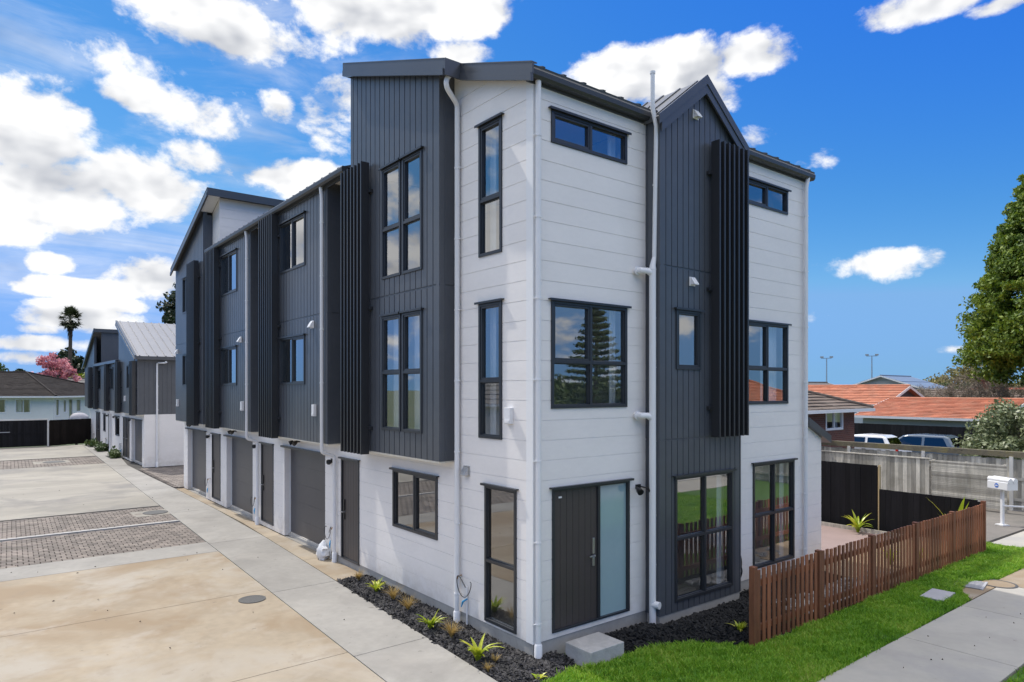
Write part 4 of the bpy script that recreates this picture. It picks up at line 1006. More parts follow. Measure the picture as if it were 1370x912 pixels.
def house(name, label, pos, rz, L, W, hw, rise, roof, wm, rm, wins=(), over=.5, z0=0.0, gut='pvc', step=.34, chimney=None, gable_m=None, cat='house'):
    t = thing(name, label, cat, (pos[0], pos[1], z0), rz)
    x0, x1, y0, y1 = -L/2, L/2, -W/2, W/2
    w = MB()
    holes = {'f': [], 'b': [], 'l': [], 'r': []}
    for side, u, v, ww, hh in wins: holes[side].append((u-ww/2, u+ww/2, v-hh/2, v+hh/2))
    sides = {'f': (lambda u, v, q: (u, y0+q, v), x0, x1), 'b': (lambda u, v, q: (-u, y1-q, v), x0, x1), 'l': (lambda u, v, q: (x0+q, -u, v), y0, y1), 'r': (lambda u, v, q: (x1-q, u, v), y0, y1)}
    for s, (m, a, b) in sides.items():
        e = .0 if s in 'fb' else .131
        wall('wall', m, a+e, b-e, -.2, hw, holes[s], t=.13, parent=t, mats=(wm, M['plaster']))
        for h in holes[s]: window(m, *h, cols=(1,1) if h[1]-h[0] > 1.0 else (1,), parent=t, hood=False, fm=M['white_trim'], fr=.085, curtain=((.05,.3),(.75,.95)))
    r = MB(); E = over; ze = hw-.02
    X0, X1, Y0, Y1 = x0-E, x1+E, y0-E, y1+E
    zt = ze+rise
    if roof == 'hip':
        k = (Y1-Y0)/2
        ra, rb = X0+k, X1-k
        if ra > rb: ra = rb = 0
        courses(r, (X0,Y0,ze),(X1,Y0,ze),(rb,0,zt),(ra,0,zt), step); courses(r, (X1,Y1,ze),(X0,Y1,ze),(ra,0,zt),(rb,0,zt), step)
        courses(r, (X1,Y0,ze),(X1,Y1,ze),(rb,0,zt),(rb,0,zt), step); courses(r, (X0,Y1,ze),(X0,Y0,ze),(ra,0,zt),(ra,0,zt), step)
        for p, q in (((X0,Y0,ze),(ra,0,zt)),((X0,Y1,ze),(ra,0,zt)),((X1,Y0,ze),(rb,0,zt)),((X1,Y1,ze),(rb,0,zt)),((ra,0,zt),(rb,0,zt))):
            if (Vector(p)-Vector(q)).length > .01: r.tube([Vector(p)+Vector((0,0,.04)), Vector(q)+Vector((0,0,.04))], .085, 8)
    else:
        courses(r, (X0,Y0,ze),(X1,Y0,ze),(X1,0,zt),(X0,0,zt), step); courses(r, (X1,Y1,ze),(X0,Y1,ze),(X0,0,zt),(X1,0,zt), step)
        r.tube([(X0,0,zt+.03),(X1,0,zt+.03)], .085, 8)
        gm = MB(); k = rise*(W/2)/(W/2+E); dz = rise*E/(W/2+E)
        for x, dx in ((x0, .12), (x1, -.12)): gm.prism([(x,y0,hw+.001),(x,y1,hw+.001),(x,y1,ze+dz-.08),(x,0,zt-.1),(x,y0,ze+dz-.08)], (dx,0,0))
        gm.build('gable', gable_m or wm, t)
        for x in (X0-.03, X1):
            bb = MB()
            for s, Y in ((-1, Y0), (1, Y1)): bb.prism([(x,0,zt+.02),(x,Y,ze+.02),(x,Y,ze-.15),(x,0,zt-.15)], (.03,0,0))
            bb.build('barge_board', M['white_trim'], t)
    rf = r.build('roof', rm, t, recalc=False)
    for q in [(X0, X1, Y0-.1, Y0), (X0, X1, Y1, Y1+.1)] + ([(X0-.1, X0, Y0, Y1), (X1, X1+.1, Y0, Y1)] if roof == 'hip' else []):
        g = MB(); g.box(*q, ze-.13, ze); g.build('gutter', M[gut], t)
    s = MB(); s.box(X0, X1, Y0, Y1, ze-.11, ze-.09); s.build('soffit', M['white_trim'], t)
    if chimney:
        cx, cy, ch = chimney; c = MB(); c.box(cx-.35, cx+.35, cy-.3, cy+.3, ze, ch); c.box(cx-.42, cx+.42, cy-.37, cy+.37, ch, ch+.12); c.tube([(cx,cy,ch+.1),(cx,cy,ch+.5)], .12, 10); c.build('chimney', M['brick'], rf)
    return t
# right background
house('brick_house', 'red brick house with a brown tiled hip roof just beyond the townhouse lean-to', (17.7, 11.3), 0, 13, 9, 3.02, 1.75, 'hip', M['brick'], M['browntile'], wins=(('f',4.7,2.52,1.5,.85),), over=.55)
house('tiled_house', 'low grey house with an orange tiled roof behind the black fence and cars', (41, 8.6), -PI/2, 6.8, 9.2, 2.25, .98, 'gable', M['paint_grey'], M['orange'], over=.4)
house('tiled_house', 'house with an orange tiled roof and open gable, behind the lower orange roof', (43.5, 19.8), -PI/2, 14.6, 6.6, 2.84, 1.22, 'gable', M['paint_blue'], M['orange'], over=.4, gable_m=M['greytile'])
house('gabled_house', 'cream house with a wide low gable and blue grey roof on the skyline', (80.5, 28.2), R(4), 9, 7.6, 3.95, 1.45, 'gable', M['paint_grey'], M['blueroof'], over=.5, step=2)
house('dark_roof_house', 'white house with a dark roof peeping out beside the end downpipe', (66, 34.5), R(-20), 12, 9, 3.4, 1.2, 'gable', M['paint_cream'], M['greytile'], over=.4, step=2)
house('brown_roof_house', 'house with a brown roof behind the bare grey bushes', (62, 14.5), -PI/2, 9, 8, 2.55, 1.15, 'gable', M['paint_grey'], M['browntile'], over=.4, step=.6)
house('red_roof_house', 'house with a bright red roof and brick chimney under the big conifer', (72, 12), -PI/2, 11, 9, 2.75, 1.1, 'gable', M['paint_grey'], M['redroof'], over=.4, step=2, chimney=(-4.0, -1.5, 4.6))
house('white_roof_house', 'low house with a pale flat roof left of the bare bushes', (95, 29.5), R(-40), 9, 7, 3.3, .5, 'gable', M['paint_grey'], M['whiteroof'], over=.3, step=2)
rzh = R(-35); cc = Vector((-1.2, 62, 0)) - Matrix.Rotation(rzh, 3, 'Z') @ Vector((8, -6, 0))
house('white_house', 'white bungalow with a black tiled hip roof beyond the black gate', (cc.x, cc.y), rzh, 16, 12, 3.1, 2.15, 'hip', M['paint_cream'], M['blacktile'], wins=(('f',5.55,2.25,1.35,1.25),('f',3.55,2.25,1.3,1.25),('r',-5.4,2.1,.55,1.5),('r',-4.35,2.2,.5,1.2),('r',-3.5,1.9,.7,1.9),('r',-2.3,2.2,.8,1.2)), over=.6, z0=0.15)
house('grey_roof_house', 'house with a grey tiled roof just behind the white bungalow', (3.2, 84), R(-30), 13, 10, 3.0, 2.0, 'hip', M['paint_blue'], M['greytile'], over=.5, step=.6)
# seen in the window reflections: the houses across the street and across the drive
house('tiled_house', 'orange tiled house across the street, mirrored in the end windows', (46, -27), R(-35), 15, 10, 2.8, 2.0, 'hip', M['brick'], M['orange'], over=.5)
house('white_house', 'grey roofed house across the driveway, mirrored in the side windows', (-24, 20), R(90), 26, 9, 2.9, 2.6, 'hip', M['white'], M['greytile'], wins=(('f',-8,1.7,1.6,1.2),('f',-2,1.7,1.6,1.2),('f',5,1.7,1.6,1.2)), over=.5, step=.6)
# fences and gate behind
bg = thing('driveway_gate', 'wide black sliding gate with a white top edge at the end of the driveway', 'gate', (-12, 47.3, 0))
b = MB(); n = 60
for k in range(n): b.box(k*9.4/n+.0015, (k+1)*9.4/n, -.02-.004*(k % 2), .02, .06, 1.78)
b.build('boards', M['blackwood'], bg)
b = MB(); b.box(0, 9.4, -.05, .05, 1.781, 1.86); b.box(9.401, 9.5, -.05, .05, 0, 1.86); b.build('white_edge', M['postwhite'], bg)
b = MB(); b.box(0, 9.4, -.045, -.021, .9, .98); b.build('rail', M['blackwood'], bg)
b = MB(); b.box(6.6, 7.4, -.05, -.046, 1.02, 1.06); b.build('latch', M['steel'], bg)
paling_fence('paling_fence', 'dark brown paling fence right of the black gate, before the far block', (-2.45, 47.5), (2.6, 50.6), 1.75, M['brownfence'], bw=.16, jit=.005)
paling_fence('paling_fence', 'long black stained fence right behind the parked cars', (34, 12.2), (34, -3), 1.86, M['blackwood'], bw=.15, jit=.004, gap=.004)
poly('neighbour_yard', [(19.8,-3),(33.9,-3),(33.9,14),(24.9,14),(24.9,6.6),(19.8,6.6)], -.01, M['asphalt'])
cv = thing('covered_barbecue', 'grey covered barbecue on the far bungalow deck', 'barbecue', (.55, 60.8, 0))
b = MB(); n = 14; vs = []
for i, (z, r_) in enumerate(((.9,.5),(1.2,.62),(1.5,.58),(1.75,.35),(1.82,.12))):
    for k in range(n): a = 2*PI*k/n; vs.append((math.cos(a)*r_*1.2*random.uniform(.9,1.1), math.sin(a)*r_*random.uniform(.9,1.1), z))
b.add(vs, [(i*n+k, i*n+(k+1) % n, (i+1)*n+(k+1) % n, (i+1)*n+k) for i in range(4) for k in range(n)]+[tuple(range(4*n,5*n)), tuple(range(n))[::-1]])
b.build('cover', M['silvercloth'], cv, smooth=True)
b = MB(); b.box(-.9,.9,-.7,.7,.02,.9); b.build('bench', M['mossy'], cv)

# ------------------------------------------------------------------ cars
def car(name, label, pos, rz, paint, L=4.3, W=1.72, Ht=1.5, wagon=True):
    t = thing(name, label, 'car', (pos[0], pos[1], 0), rz)        # nose towards +x
    hw = W/2
    belt = Ht*.62
    low = [(-L/2,.32),(-L/2-.02,.6),(-L/2+.06,belt-.06),(-L/2+.25,belt),(L*.16,belt),(L*.36,belt-.10),(L/2-.12,belt-.24),(L/2,.55),(L/2-.03,.3),(L*.40,.22),(-L*.40,.22)]
    def loft(prof, sec):
        b = MB(); n = len(prof); vs = []
        for y, k, dz in sec:
            for x, z in prof: vs.append((x*k, y, z+dz))
        fs = [(i*n+j, i*n+(j+1) % n, (i+1)*n+(j+1) % n, (i+1)*n+j) for i in range(len(sec)-1) for j in range(n)]
        fs += [tuple(range(n))[::-1], tuple(range((len(sec)-1)*n, len(sec)*n))]
        b.add(vs, fs); return b
    loft(low, [(-hw*.96,.985,0),(-hw,1,0),(-hw*.85,1.005,.01),(hw*.85,1.005,.01),(hw,1,0),(hw*.96,.985,0)]).build('body', paint, t, smooth=True, bevel=.02)
    rb = -L/2+.32 if wagon else -L*.36; rtx = -L/2+.62 if wagon else -L*.22
    roof = [(rb,belt-.01),(rtx,Ht-.10),(rtx+.25,Ht-.02),(-.05*L,Ht),(.05*L,Ht-.03),(.10*L,Ht-.09),(L*.27,belt-.05)]
    # greenhouse: narrower at the roof
    b = MB(); vs = []; n = len(roof)
    yw = lambda z: hw*(.95-.20*max(0, (z-belt)/(Ht-belt))**1.2)
    for s in (-1, 1):
        for x, z in roof: vs.append((x, s*yw(z), z))
    fs = [(j, (j+1) % n, n+(j+1) % n, n+j) for j in range(n)]+[tuple(range(n))[::-1], tuple(range(n, 2*n))]
    b.add(vs, fs); b.build('cabin', paint, t, bevel=.07)
    def side(z0, z1, xa0, xb0, xa1, xb1, s, nm):
        g = MB(); e = s*.006
        g.quad((xa0, s*yw(z0)+e, z0), (xb0, s*yw(z0)+e, z0), (xb1, s*yw(z1)+e, z1), (xa1, s*yw(z1)+e, z1)); g.build(nm, M['black'] if nm == 'x' else M['carglass'], t)
    zl, zh = belt+.03, Ht-.13
    for s in (-1, 1):
        side(zl, zh, -L*.36 if wagon else -L*.30, -L*.13, -L*.31 if wagon else -L*.2, -L*.13, s, 'side_window'); side(zl, zh, -L*.10, L*.19, -L*.10, L*.085, s, 'side_window')
    g = MB(); g.quad((L*.262,-hw*.82,belt),(L*.262,hw*.82,belt),(L*.115,hw*.68,Ht-.10),(L*.115,-hw*.68,Ht-.10)); g.build('windscreen', M['carglass'], t)
    g = MB(); k = rb-.008; g.quad((k+.03,-hw*.8,belt+.05),(k+.03,hw*.8,belt+.05),(rtx-.03,hw*.68,Ht-.13),(rtx-.03,-hw*.68,Ht-.13)); g.build('rear_window', M['carglass'], t)
    for s in (-1, 1):
        g = MB(); g.box(-L/2-.01, -L/2+.10, s*hw*.98-.09, s*hw*.98+.02, belt-.16, belt+.06); g.build('tail_lamp', M['redlamp'], t, bevel=.02)
        g = MB(); g.box(L/2-.26, L/2-.04, s*hw*.8-.16, s*hw*.8+.14, belt-.32, belt-.2); g.build('headlight', M['clearlamp'], t, bevel=.03)
        g = MB(); g.box(L*.17, L*.22, s*hw*1.0-.02, s*(hw+.14)+.02, belt+.04, belt+.16); g.build('wing_mirror', paint, t, bevel=.02)
        for x in (-L*.30, L*.31):
            w = MB(); w.tube([(x, s*(hw-.2), .31), (x, s*(hw+.012), .31)], .31, 22); wo = w.build('wheel', M['tyre'], t, smooth=True)
            w = MB(); w.tube([(x, s*(hw+.0), .31), (x, s*(hw+.02), .31)], .2, 18); w.build('rim', M['steel'], wo)
    return t
car('parked_car', 'white hatchback parked behind the mossy fence, left of the blue car', (29.8, 8.95), PI/2, M['carwhite'], L=4.0, Ht=1.53)
car('parked_car', 'slate blue station wagon parked behind the mossy fence', (32.2, 7.3), PI/2, M['carblue'], L=4.6, Ht=1.52)

# ------------------------------------------------------------------ trees
def leaves(name, clumps, size, m, parent, aspect=.5, hard=.35, seed=1, up=0.0):
    r = np.random.default_rng(seed); C_ = []; A = []
    for c, rad, n in clumps:
        d = r.normal(size=(n, 3)); d /= np.linalg.norm(d, axis=1)[:,None]
        k = r.uniform(0, 1, n)**hard
        C_.append(np.array(c)+d*k[:,None]*np.array(rad)); A.append(d)
    P = np.concatenate(C_); Dn = np.concatenate(A); n = len(P)
    nn = Dn+r.normal(size=(n,3))*.75+np.array([0,0,up]); nn /= np.linalg.norm(nn, axis=1)[:,None]
    t = np.cross(nn, r.normal(size=(n,3))); t /= np.linalg.norm(t, axis=1)[:,None]; s = np.cross(nn, t)
    L = size*r.uniform(.55, 1.35, n)[:,None]; w = L*aspect
    V = np.stack([P-t*L, P+s*w-t*L*.1, P+t*L, P-s*w-t*L*.1], 1)
    me = bpy.data.meshes.new(name); me.vertices.add(n*4); me.vertices.foreach_set('co', V.ravel())
    me.loops.add(n*4); me.loops.foreach_set('vertex_index', np.arange(n*4, dtype=np.int32)); me.polygons.add(n); me.polygons.foreach_set('loop_start', np.arange(0, n*4, 4, dtype=np.int32))
    me.update(calc_edges=True); me.validate(); me.materials.append(m)
    o = bpy.data.objects.new(name, me); COL.objects.link(o); o.parent = parent; return o
def limbs(clumps, base, top, r0, parent, rd, every=1, m='bark', name='trunk'):
    b = MB(); base, top = Vector(base), Vector(top)
    pts = [base+(top-base)*t+Vector((rd.uniform(-1,1), rd.uniform(-1,1), 0))*r0*.4*(0 < t < 1) for t in (0,.15,.35,.55,.75,1)]
    b.tube(pts, [r0*1.25, r0, r0*.8, r0*.6, r0*.38, r0*.1], 10)
    for c, rad, n in clumps[::every]:
        c = Vector(c); t = min(.92, max(.12, (c.z-base.z)/(top.z-base.z)*.82)); p = base+(top-base)*t
        q = p.lerp(c, .55)+Vector((0,0,-.08*(c-p).length)); b.tube([p, q, c], [r0*.28*(1-t*.6), r0*.16*(1-t*.5), r0*.04], 6)
    return b.build(name, M[m], parent, smooth=True)
def tree(name, label, pos, h, r, m, n=60, per=120, size=.16, base=.25, shape='round', seed=1, flat=.7, cat='tree', trunk=.2, group=None, hard=.45, gap=.0, csize=.30):
    rd = random.Random(seed); t = thing(name, label, cat, (pos[0], pos[1], 0), 0, group); cl = []
    for i in range(n):
        u = rd.random()
        if shape == 'cone':
            zt = u**.85; rr = r*(1-zt**1.25)**.8*(1.0 if zt > .07 else .8)*rd.uniform(.84, 1.05); k = rd.uniform(.3, 1)**.35
            z = h*base+(h-h*base)*zt*.96; a = rd.uniform(0, 2*PI); c = (math.cos(a)*rr*k, math.sin(a)*rr*k, z); s = r*csize*(.45+.75*(1-zt))*rd.uniform(.7,1.2)
        else:
            v = Vector((rd.gauss(0,1), rd.gauss(0,1), rd.gauss(0,1))).normalized()*rd.uniform(.35, 1)**.5
            hh = h*(1-base)/2; c = (v.x*r*.85, v.y*r*.85, h*base+hh+v.z*hh*.88); s = r*csize*rd.uniform(.7, 1.25)
        cl.append((c, (s, s, s*flat), int(per*rd.uniform(.7,1.3))))
    leaves('crown', cl, size, m, t, hard=hard, seed=seed); limbs(cl, (0,0,-.1), (0,0,h*(.93 if shape == 'cone' else .7)), trunk, t, rd, max(1, n//28))
    return t
tree('conifer', 'huge dense yellow green conifer at the right edge of the photo', (52.7, 5.8), 23.0, 6.7, M['macro'], n=1700, per=150, size=.14, base=.20, shape='cone', seed=3, trunk=.55, flat=.62, hard=.5, csize=.125)
tree('shrub', 'rounded silvery variegated shrub behind the grey fence at right', (25.0, .95), 3.45, 2.0, M['silver'], n=60, per=230, size=.085, base=.02, seed=4, trunk=.08, flat=.9, cat='shrub')
tree('dark_tree', 'tall dark evergreen tree rising behind the grey ribbed roof', (17.2, 96), 19.6, 4.2, M['darkleaf'], n=110, per=130, size=.32, base=.15, seed=5, trunk=.4)
tree('dark_tree', 'dark spreading tree behind the palm trunk', (4.8, 108), 9.8, 4.2, M['darkleaf'], n=70, per=120, size=.3, base=.1, seed=6, trunk=.25)
tree('blossom_tree', 'pink blossom tree behind the black bungalow roof', (.3, 80), 8.0, 2.5, M['pink'], n=60, per=70, size=.16, base=.25, seed=7, trunk=.15, flat=.8, hard=.6, csize=.2)
tree('lime_tree', 'bright lime green shrub right of the palm trunk', (3.4, 88), 6.0, 3.0, M['limebush'], n=50, per=110, size=.22, base=.05, seed=8)
tree('olive_tree', 'loose green tree at the left edge over the bungalow roof', (-5.5, 92), 7.2, 3.4, M['midleaf'], n=45, per=80, size=.22, base=.2, seed=9, hard=.6)
tree('dark_tree', 'low dark tree between the green tree and the pink blossom', (-2.9, 95), 7.0, 2.6, M['darkleaf'], n=40, per=90, size=.25, base=.1, seed=15)
for i, y in enumerate((36.1, 41.2, 45.3)):
    t = thing('bedding_plants', ('low olive green plants in the nearest bed of the far block', 'low olive green plants in the middle bed of the far block', 'low olive green plants in the furthest bed of the far block')[i], 'plants', (-.24, y, .05)); rd = random.Random(90+i)
    leaves('foliage', [((rd.uniform(-.22,.22), -.8+.23*q, .15), (.2,.2,rd.uniform(.2,.38)), 60) for q in range(8)], .09, M['midleaf'], t, seed=90+i)
# palm
pt = thing('palm_tree', 'tall thin fan palm standing alone against the clouds', 'palm', (3.4, 99.5, 0)); rd = random.Random(4)
b = MB(); b.tube([(0,0,-.1),(.1,0,4),(0,.1,8),(.05,0,13.0)], [.36,.28,.22,.21], 10); b.build('trunk', M['bark'], pt, smooth=True)
b = MB()
for k in range(85):
    a = rd.uniform(0, 2*PI); el = rd.uniform(-1.1, 1.35); d = Vector((math.cos(a)*math.cos(el), math.sin(a)*math.cos(el), math.sin(el))); o = Vector((0,0,13.1))
    p = o+d*rd.uniform(.65, 1.25); s = d.cross(Vector((0,0,1))).normalized(); u = s.cross(d)
    for j in range(11):
        an = (j-5)*.26; q = p+(d*math.cos(an)+s*math.sin(an))*rd.uniform(.5, .85)+Vector((0,0,-.12*abs(j-5)*.5)); w = (s*math.cos(an)-d*math.sin(an))*.07
        b.quad(tuple(p), tuple(p.lerp(q,.5)+w), tuple(q), tuple(p.lerp(q,.5)-w))
    b.quad(tuple(o-s*.025), tuple(p-s*.02), tuple(p+s*.02), tuple(o+s*.025))
b.build('crown', M['palm'], pt, recalc=False)
b = MB()
for k in range(60):
    a = rd.uniform(0, 2*PI); z = rd.uniform(10.9, 12.9); r_ = rd.uniform(.3, .85)*(z-10.4)/2.5; b.quad((math.cos(a)*.26, math.sin(a)*.26, z), (math.cos(a+.2)*.3, math.sin(a+.2)*.3, z), (math.cos(a+.15)*r_*1.1, math.sin(a+.15)*r_*1.1, z-.9), (math.cos(a)*r_, math.sin(a)*r_, z-.8))
b.build('dead_fronds', M['bark'], pt, recalc=False)
# bare winter trees
def bare(name, label, pos, h, r, seed, m='twig', depth=6, leaf=None, n0=5):
    rd = random.Random(seed); t = thing(name, label, 'tree', (pos[0], pos[1], 0)); b = MB(); tips = []
    def grow(p, d, L, rad, k):
        q = p+d*L; b.tube([p, p.lerp(q,.5)+Vector((rd.uniform(-1,1),rd.uniform(-1,1),0))*L*.06, q], [rad, rad*.85, rad*.7], 4 if k < 3 else 6, caps=False)
        if k == 0: tips.append(q); return
        for _ in range(3 if k < 4 else 2):
            v = Vector((rd.gauss(0,1), rd.gauss(0,1), rd.gauss(.25,.8))).normalized(); grow(q, (d*.9+v*.62).normalized(), L*rd.uniform(.62,.88), rad*.66, k-1)
    for i in range(n0):
        a = 2*PI*i/n0+rd.random(); grow(Vector((0,0,0)), Vector((math.cos(a)*r/h*.8, math.sin(a)*r/h*.8, 1)).normalized(), h*.27, .075*h/5, depth)
    b.build('branches', M[m], t, recalc=False); leaves('twigs', [(tuple(q), (.3,.3,.3), 12) for q in tips], .15, M['twigleaf'], t, aspect=.09, seed=seed)
    if leaf: leaves('leaves', [(tuple(q), (.22,.22,.18), 4) for q in tips], .13, leaf, t, seed=seed)
    return t
bare('bare_tree', 'leafless grey shrub mass directly over the orange roof ridge', (52, 12.2), 5.0, 3.6, 1, n0=7, depth=5)
bare('bare_tree', 'leafless grey tree right of the roundest bare shrub', (57, 11.6), 5.3, 3.8, 2, n0=7, depth=5)
tree('olive_tree', 'golden olive domed tree on the skyline', (99, 26.6), 7.2, 5.6, M['olive'], n=60, per=90, size=.24, base=.2, seed=11, hard=.6)
tree('olive_tree', 'brownish olive tree between the cream gable and the golden dome', (88, 29.5), 4.8, 2.6, M['olive'], n=30, per=80, size=.2, base=.1, seed=12, hard=.6)
tree('lime_tree', 'yellow green hedge tree beside the dark roof on the skyline', (72, 31), 4.1, 1.9, M['limebush'], n=30, per=80, size=.2, base=.05, seed=13)
for i, (x, y, h_, r_) in enumerate(((92,25.5,5.0,3.2),(105,21,5.6,4.0),(100,16.5,5.4,4.0),(92,11,5.0,3.6),(110,36,5.4,3.5))):
    tree('hedge_tree', ('dark green tree behind the blue grey roof', 'green tree low on the skyline behind the bare trees', 'green tree low on the skyline left of the red roof chimney', 'green tree on the skyline under the conifer', 'distant green tree left of the cream gable')[i], (x, y), h_, r_, M['midleaf'] if i != 2 else M['olive'], n=36, per=80, size=.3, base=.05, seed=20+i)
leaf_far = []
rd = random.Random(8)
for k in range(170):
    a = -.05+k/170*1.72; d = rd.uniform(190, 260); h_ = rd.uniform(2.2, 4.2)
    leaf_far.append(((CAM.x+math.cos(a)*d, CAM.y+math.sin(a)*d, h_*.5), (6, 6, h_*.62), 60))
tag(leaves('treeline', leaf_far, 1.0, M['midleaf'], None, seed=9), 'far low line of trees along the horizon', 'trees', kind='stuff')
# flood light masts
for i, (x, y, h_, lb_) in enumerate(((141, 67.5, 10.6, 'left of two tall floodlight masts on the skyline'), (149, 61.4, 11.1, 'floodlight mast above the cream gable'))):
    t = thing('floodlight_mast', lb_, 'floodlight', (x, y, 0), R(-65))
    b = MB(); b.tube([(0,0,0),(0,0,h_)], [.17,.12], 8); b.build('pole', M['steel'], t)
    b = MB(); b.box(-1.1, 1.1, -.07, .07, h_-.07, h_+.07); b.build('crossarm', M['steel'], t)
    for s in (-1, 1): b = MB(); b.box(s*.95-.35, s*.95+.35, -.3, .2, h_+.1, h_+.42); b.build('lamp_head', M['lidgrey'], t)
# across the street (seen in the window reflections only)
nt_ = thing('norfolk_pine', 'layered pine across the street, mirrored in the big upper window', 'tree', (29.5, -28, 0)); cl = []; rd = random.Random(3)
for k in range(15):
    z = 3.0+k*.48; r_ = 3.0*(1-k/15.5)
    for j in range(9):
        a = 2*PI*(j+rd.random()*.5)/9
        for q in (.35, .65, .92): cl.append(((math.cos(a)*r_*q, math.sin(a)*r_*q, z+q*.25), (.34, .34, .14), 34))
leaves('crown', cl, .11, M['midleaf'], nt_, seed=2)
b = MB(); b.tube([(0,0,-.1),(0,0,5),(0,0,10.3)], [.22,.15,.02], 8); b.build('trunk', M['bark'], nt_)
for i, (x, y, h_, r_) in enumerate(((14,-23,4.6,3.4),(20,-25,5.0,3.6),(26,-31,5.2,3.6),(34,-33,4.8,3.6),(8,-23,4.2,3.2))):
    tree('hedge_tree', ('dense hedge tree across the street, mirrored low in the big upper window', 'dense hedge tree across the street beside the layered pine', 'hedge tree behind the layered pine across the street', 'hedge tree across the street left of the mirrored orange roof', 'hedge tree across the street, nearest the door reflection')[i], (x, y), h_, r_, M['midleaf'], n=60, per=110, size=.2, base=.02, seed=60+i)
poly('lawn_soil', [(-10,-18.3),(60,-18.3),(60,-21),(-10,-21)], .0, mat('mown_grass', (.075, .14, .02), .95, .25, 4, .5, 60))

# ------------------------------------------------------------------ light, sky
EL = R(55); to_sun = Vector((-.21, 1, 0)).normalized()*math.cos(EL)+Vector((0,0,math.sin(EL)))
sl = bpy.data.lights.new('sun', 'SUN'); sl.energy = 3.7; sl.angle = R(.55); sl.color = (1, .955, .88)
so = bpy.data.objects.new('sun', sl); COL.objects.link(so); so.rotation_euler = (-to_sun).to_track_quat('-Z', 'Y').to_euler()
W = bpy.data.worlds.new('World'); S.world = W; W.use_nodes = True; nt = W.node_tree; N = nt.nodes; Lk = nt.links
bgn = N['Background']; bgn.inputs['Strength'].default_value = .12
sky = N.new('ShaderNodeTexSky'); sky.sky_type = 'NISHITA'; sky.sun_disc = False; sky.sun_elevation = EL; sky.sun_rotation = math.atan2(to_sun.x, to_sun.y)
sky.air_density = 1.0; sky.dust_density = .15; sky.ozone_density = 3.0
def node(t, **k):
    n = N.new(t)
    for a, v in k.items(): setattr(n, a, v)
    return n
def math_(op, a, b=None, c=None, clamp=False):
    n = node('ShaderNodeMath', operation=op, use_clamp=clamp)
    for i, x in enumerate((a, b, c)):
        if x is None: continue
        if isinstance(x, (int, float)): n.inputs[i].default_value = x
        else: Lk.new(x, n.inputs[i])
    return n.outputs[0]
tc = node('ShaderNodeTexCoord'); d0 = tc.outputs['Generated']
clouds = [(20,165,95,85,.95),(60,262,125,62,1.0),(205,250,95,48,.95),(255,215,45,28,.8),(10,300,60,30,.9),(88,303,30,17,.8),(320,42,130,58,1.05),(470,10,170,55,1.1),(610,18,95,45,1),(445,150,52,56,.85),(620,72,60,22,.9),(375,140,26,26,.6),(395,240,95,30,1.1),(188,128,52,26,.8),(240,145,80,34,.45),(130,70,150,26,.22),
 (880,92,150,42,1.1),(1000,78,66,34,1),(950,125,60,30,.8),(840,110,100,40,1),(1010,190,34,20,.42),(1188,350,84,22,.8),(1250,3,85,24,.8),(1350,3,50,14,.8),(1273,467,26,9,.6),(1090,422,26,9,.42),(1085,212,30,14,.34),
 (190,372,62,32,.95),(130,386,100,15,.85),(110,425,70,24,.85),(40,460,110,14,.8),(160,408,40,13,.8),(20,478,80,12,.8),(78,352,34,15,.55),(55,440,30,8,.5)]
den = None
for px, py, a_, b_, w_ in clouds + [(Vector((-.52,.86,.21)), 0, 340, 95, .72), (Vector((-.62,.75,.40)), 0, 200, 60, .8)]:
    c = px.copy() if py == 0 else ray(px, py); k = c.length; c.normalize(); X = Vector((c.y, -c.x, 0)).normalized(); Y = X.cross(c); 
    if Y.z < 0: Y = -Y
    mm = Matrix((X, Y, X.cross(Y))).transposed()
    mp = node('ShaderNodeMapping', vector_type='TEXTURE'); mp.inputs['Location'].default_value = c; mp.inputs['Rotation'].default_value = mm.to_euler(); mp.inputs['Scale'].default_value = (a_/FP/k*1.06, b_/FP/k*1.06, .6)
    Lk.new(d0, mp.inputs[0]); ln = node('ShaderNodeVectorMath', operation='LENGTH'); Lk.new(mp.outputs[0], ln.inputs[0])
    v = math_('MULTIPLY_ADD', math_('POWER', ln.outputs['Value'], 1.7), -w_, w_)
    den = v if den is None else math_('MAXIMUM', den, v)
# everywhere outside the pictured part of the sky: scattered clouds
fwn = node('ShaderNodeVectorMath', operation='DOT_PRODUCT'); Lk.new(d0, fwn.inputs[0]); fwn.inputs[1].default_value = fw
away = node('ShaderNodeMapRange'); away.inputs['From Min'].default_value = .66; away.inputs['From Max'].default_value = .45; Lk.new(fwn.outputs['Value'], away.inputs['Value'])
sep = node('ShaderNodeSeparateXYZ'); Lk.new(d0, sep.inputs[0])
zz = math_('ADD', math_('MAXIMUM', sep.outputs[2], 0.0), .16)
dv = node('ShaderNodeCombineXYZ'); Lk.new(math_('DIVIDE', sep.outputs[0], zz), dv.inputs[0]); Lk.new(math_('DIVIDE', sep.outputs[1], zz), dv.inputs[1])
gn = node('ShaderNodeTexNoise'); gn.inputs['Scale'].default_value = .8; gn.inputs['Detail'].default_value = 3; Lk.new(dv.outputs[0], gn.inputs['Vector'])
gen = math_('ADD', math_('MULTIPLY_ADD', gn.outputs[0], 3.2, -1.85), math_('MULTIPLY_ADD', away.outputs[0], 3.0, -3.0))
den = math_('MAXIMUM', den, math_('MINIMUM', gen, .8))
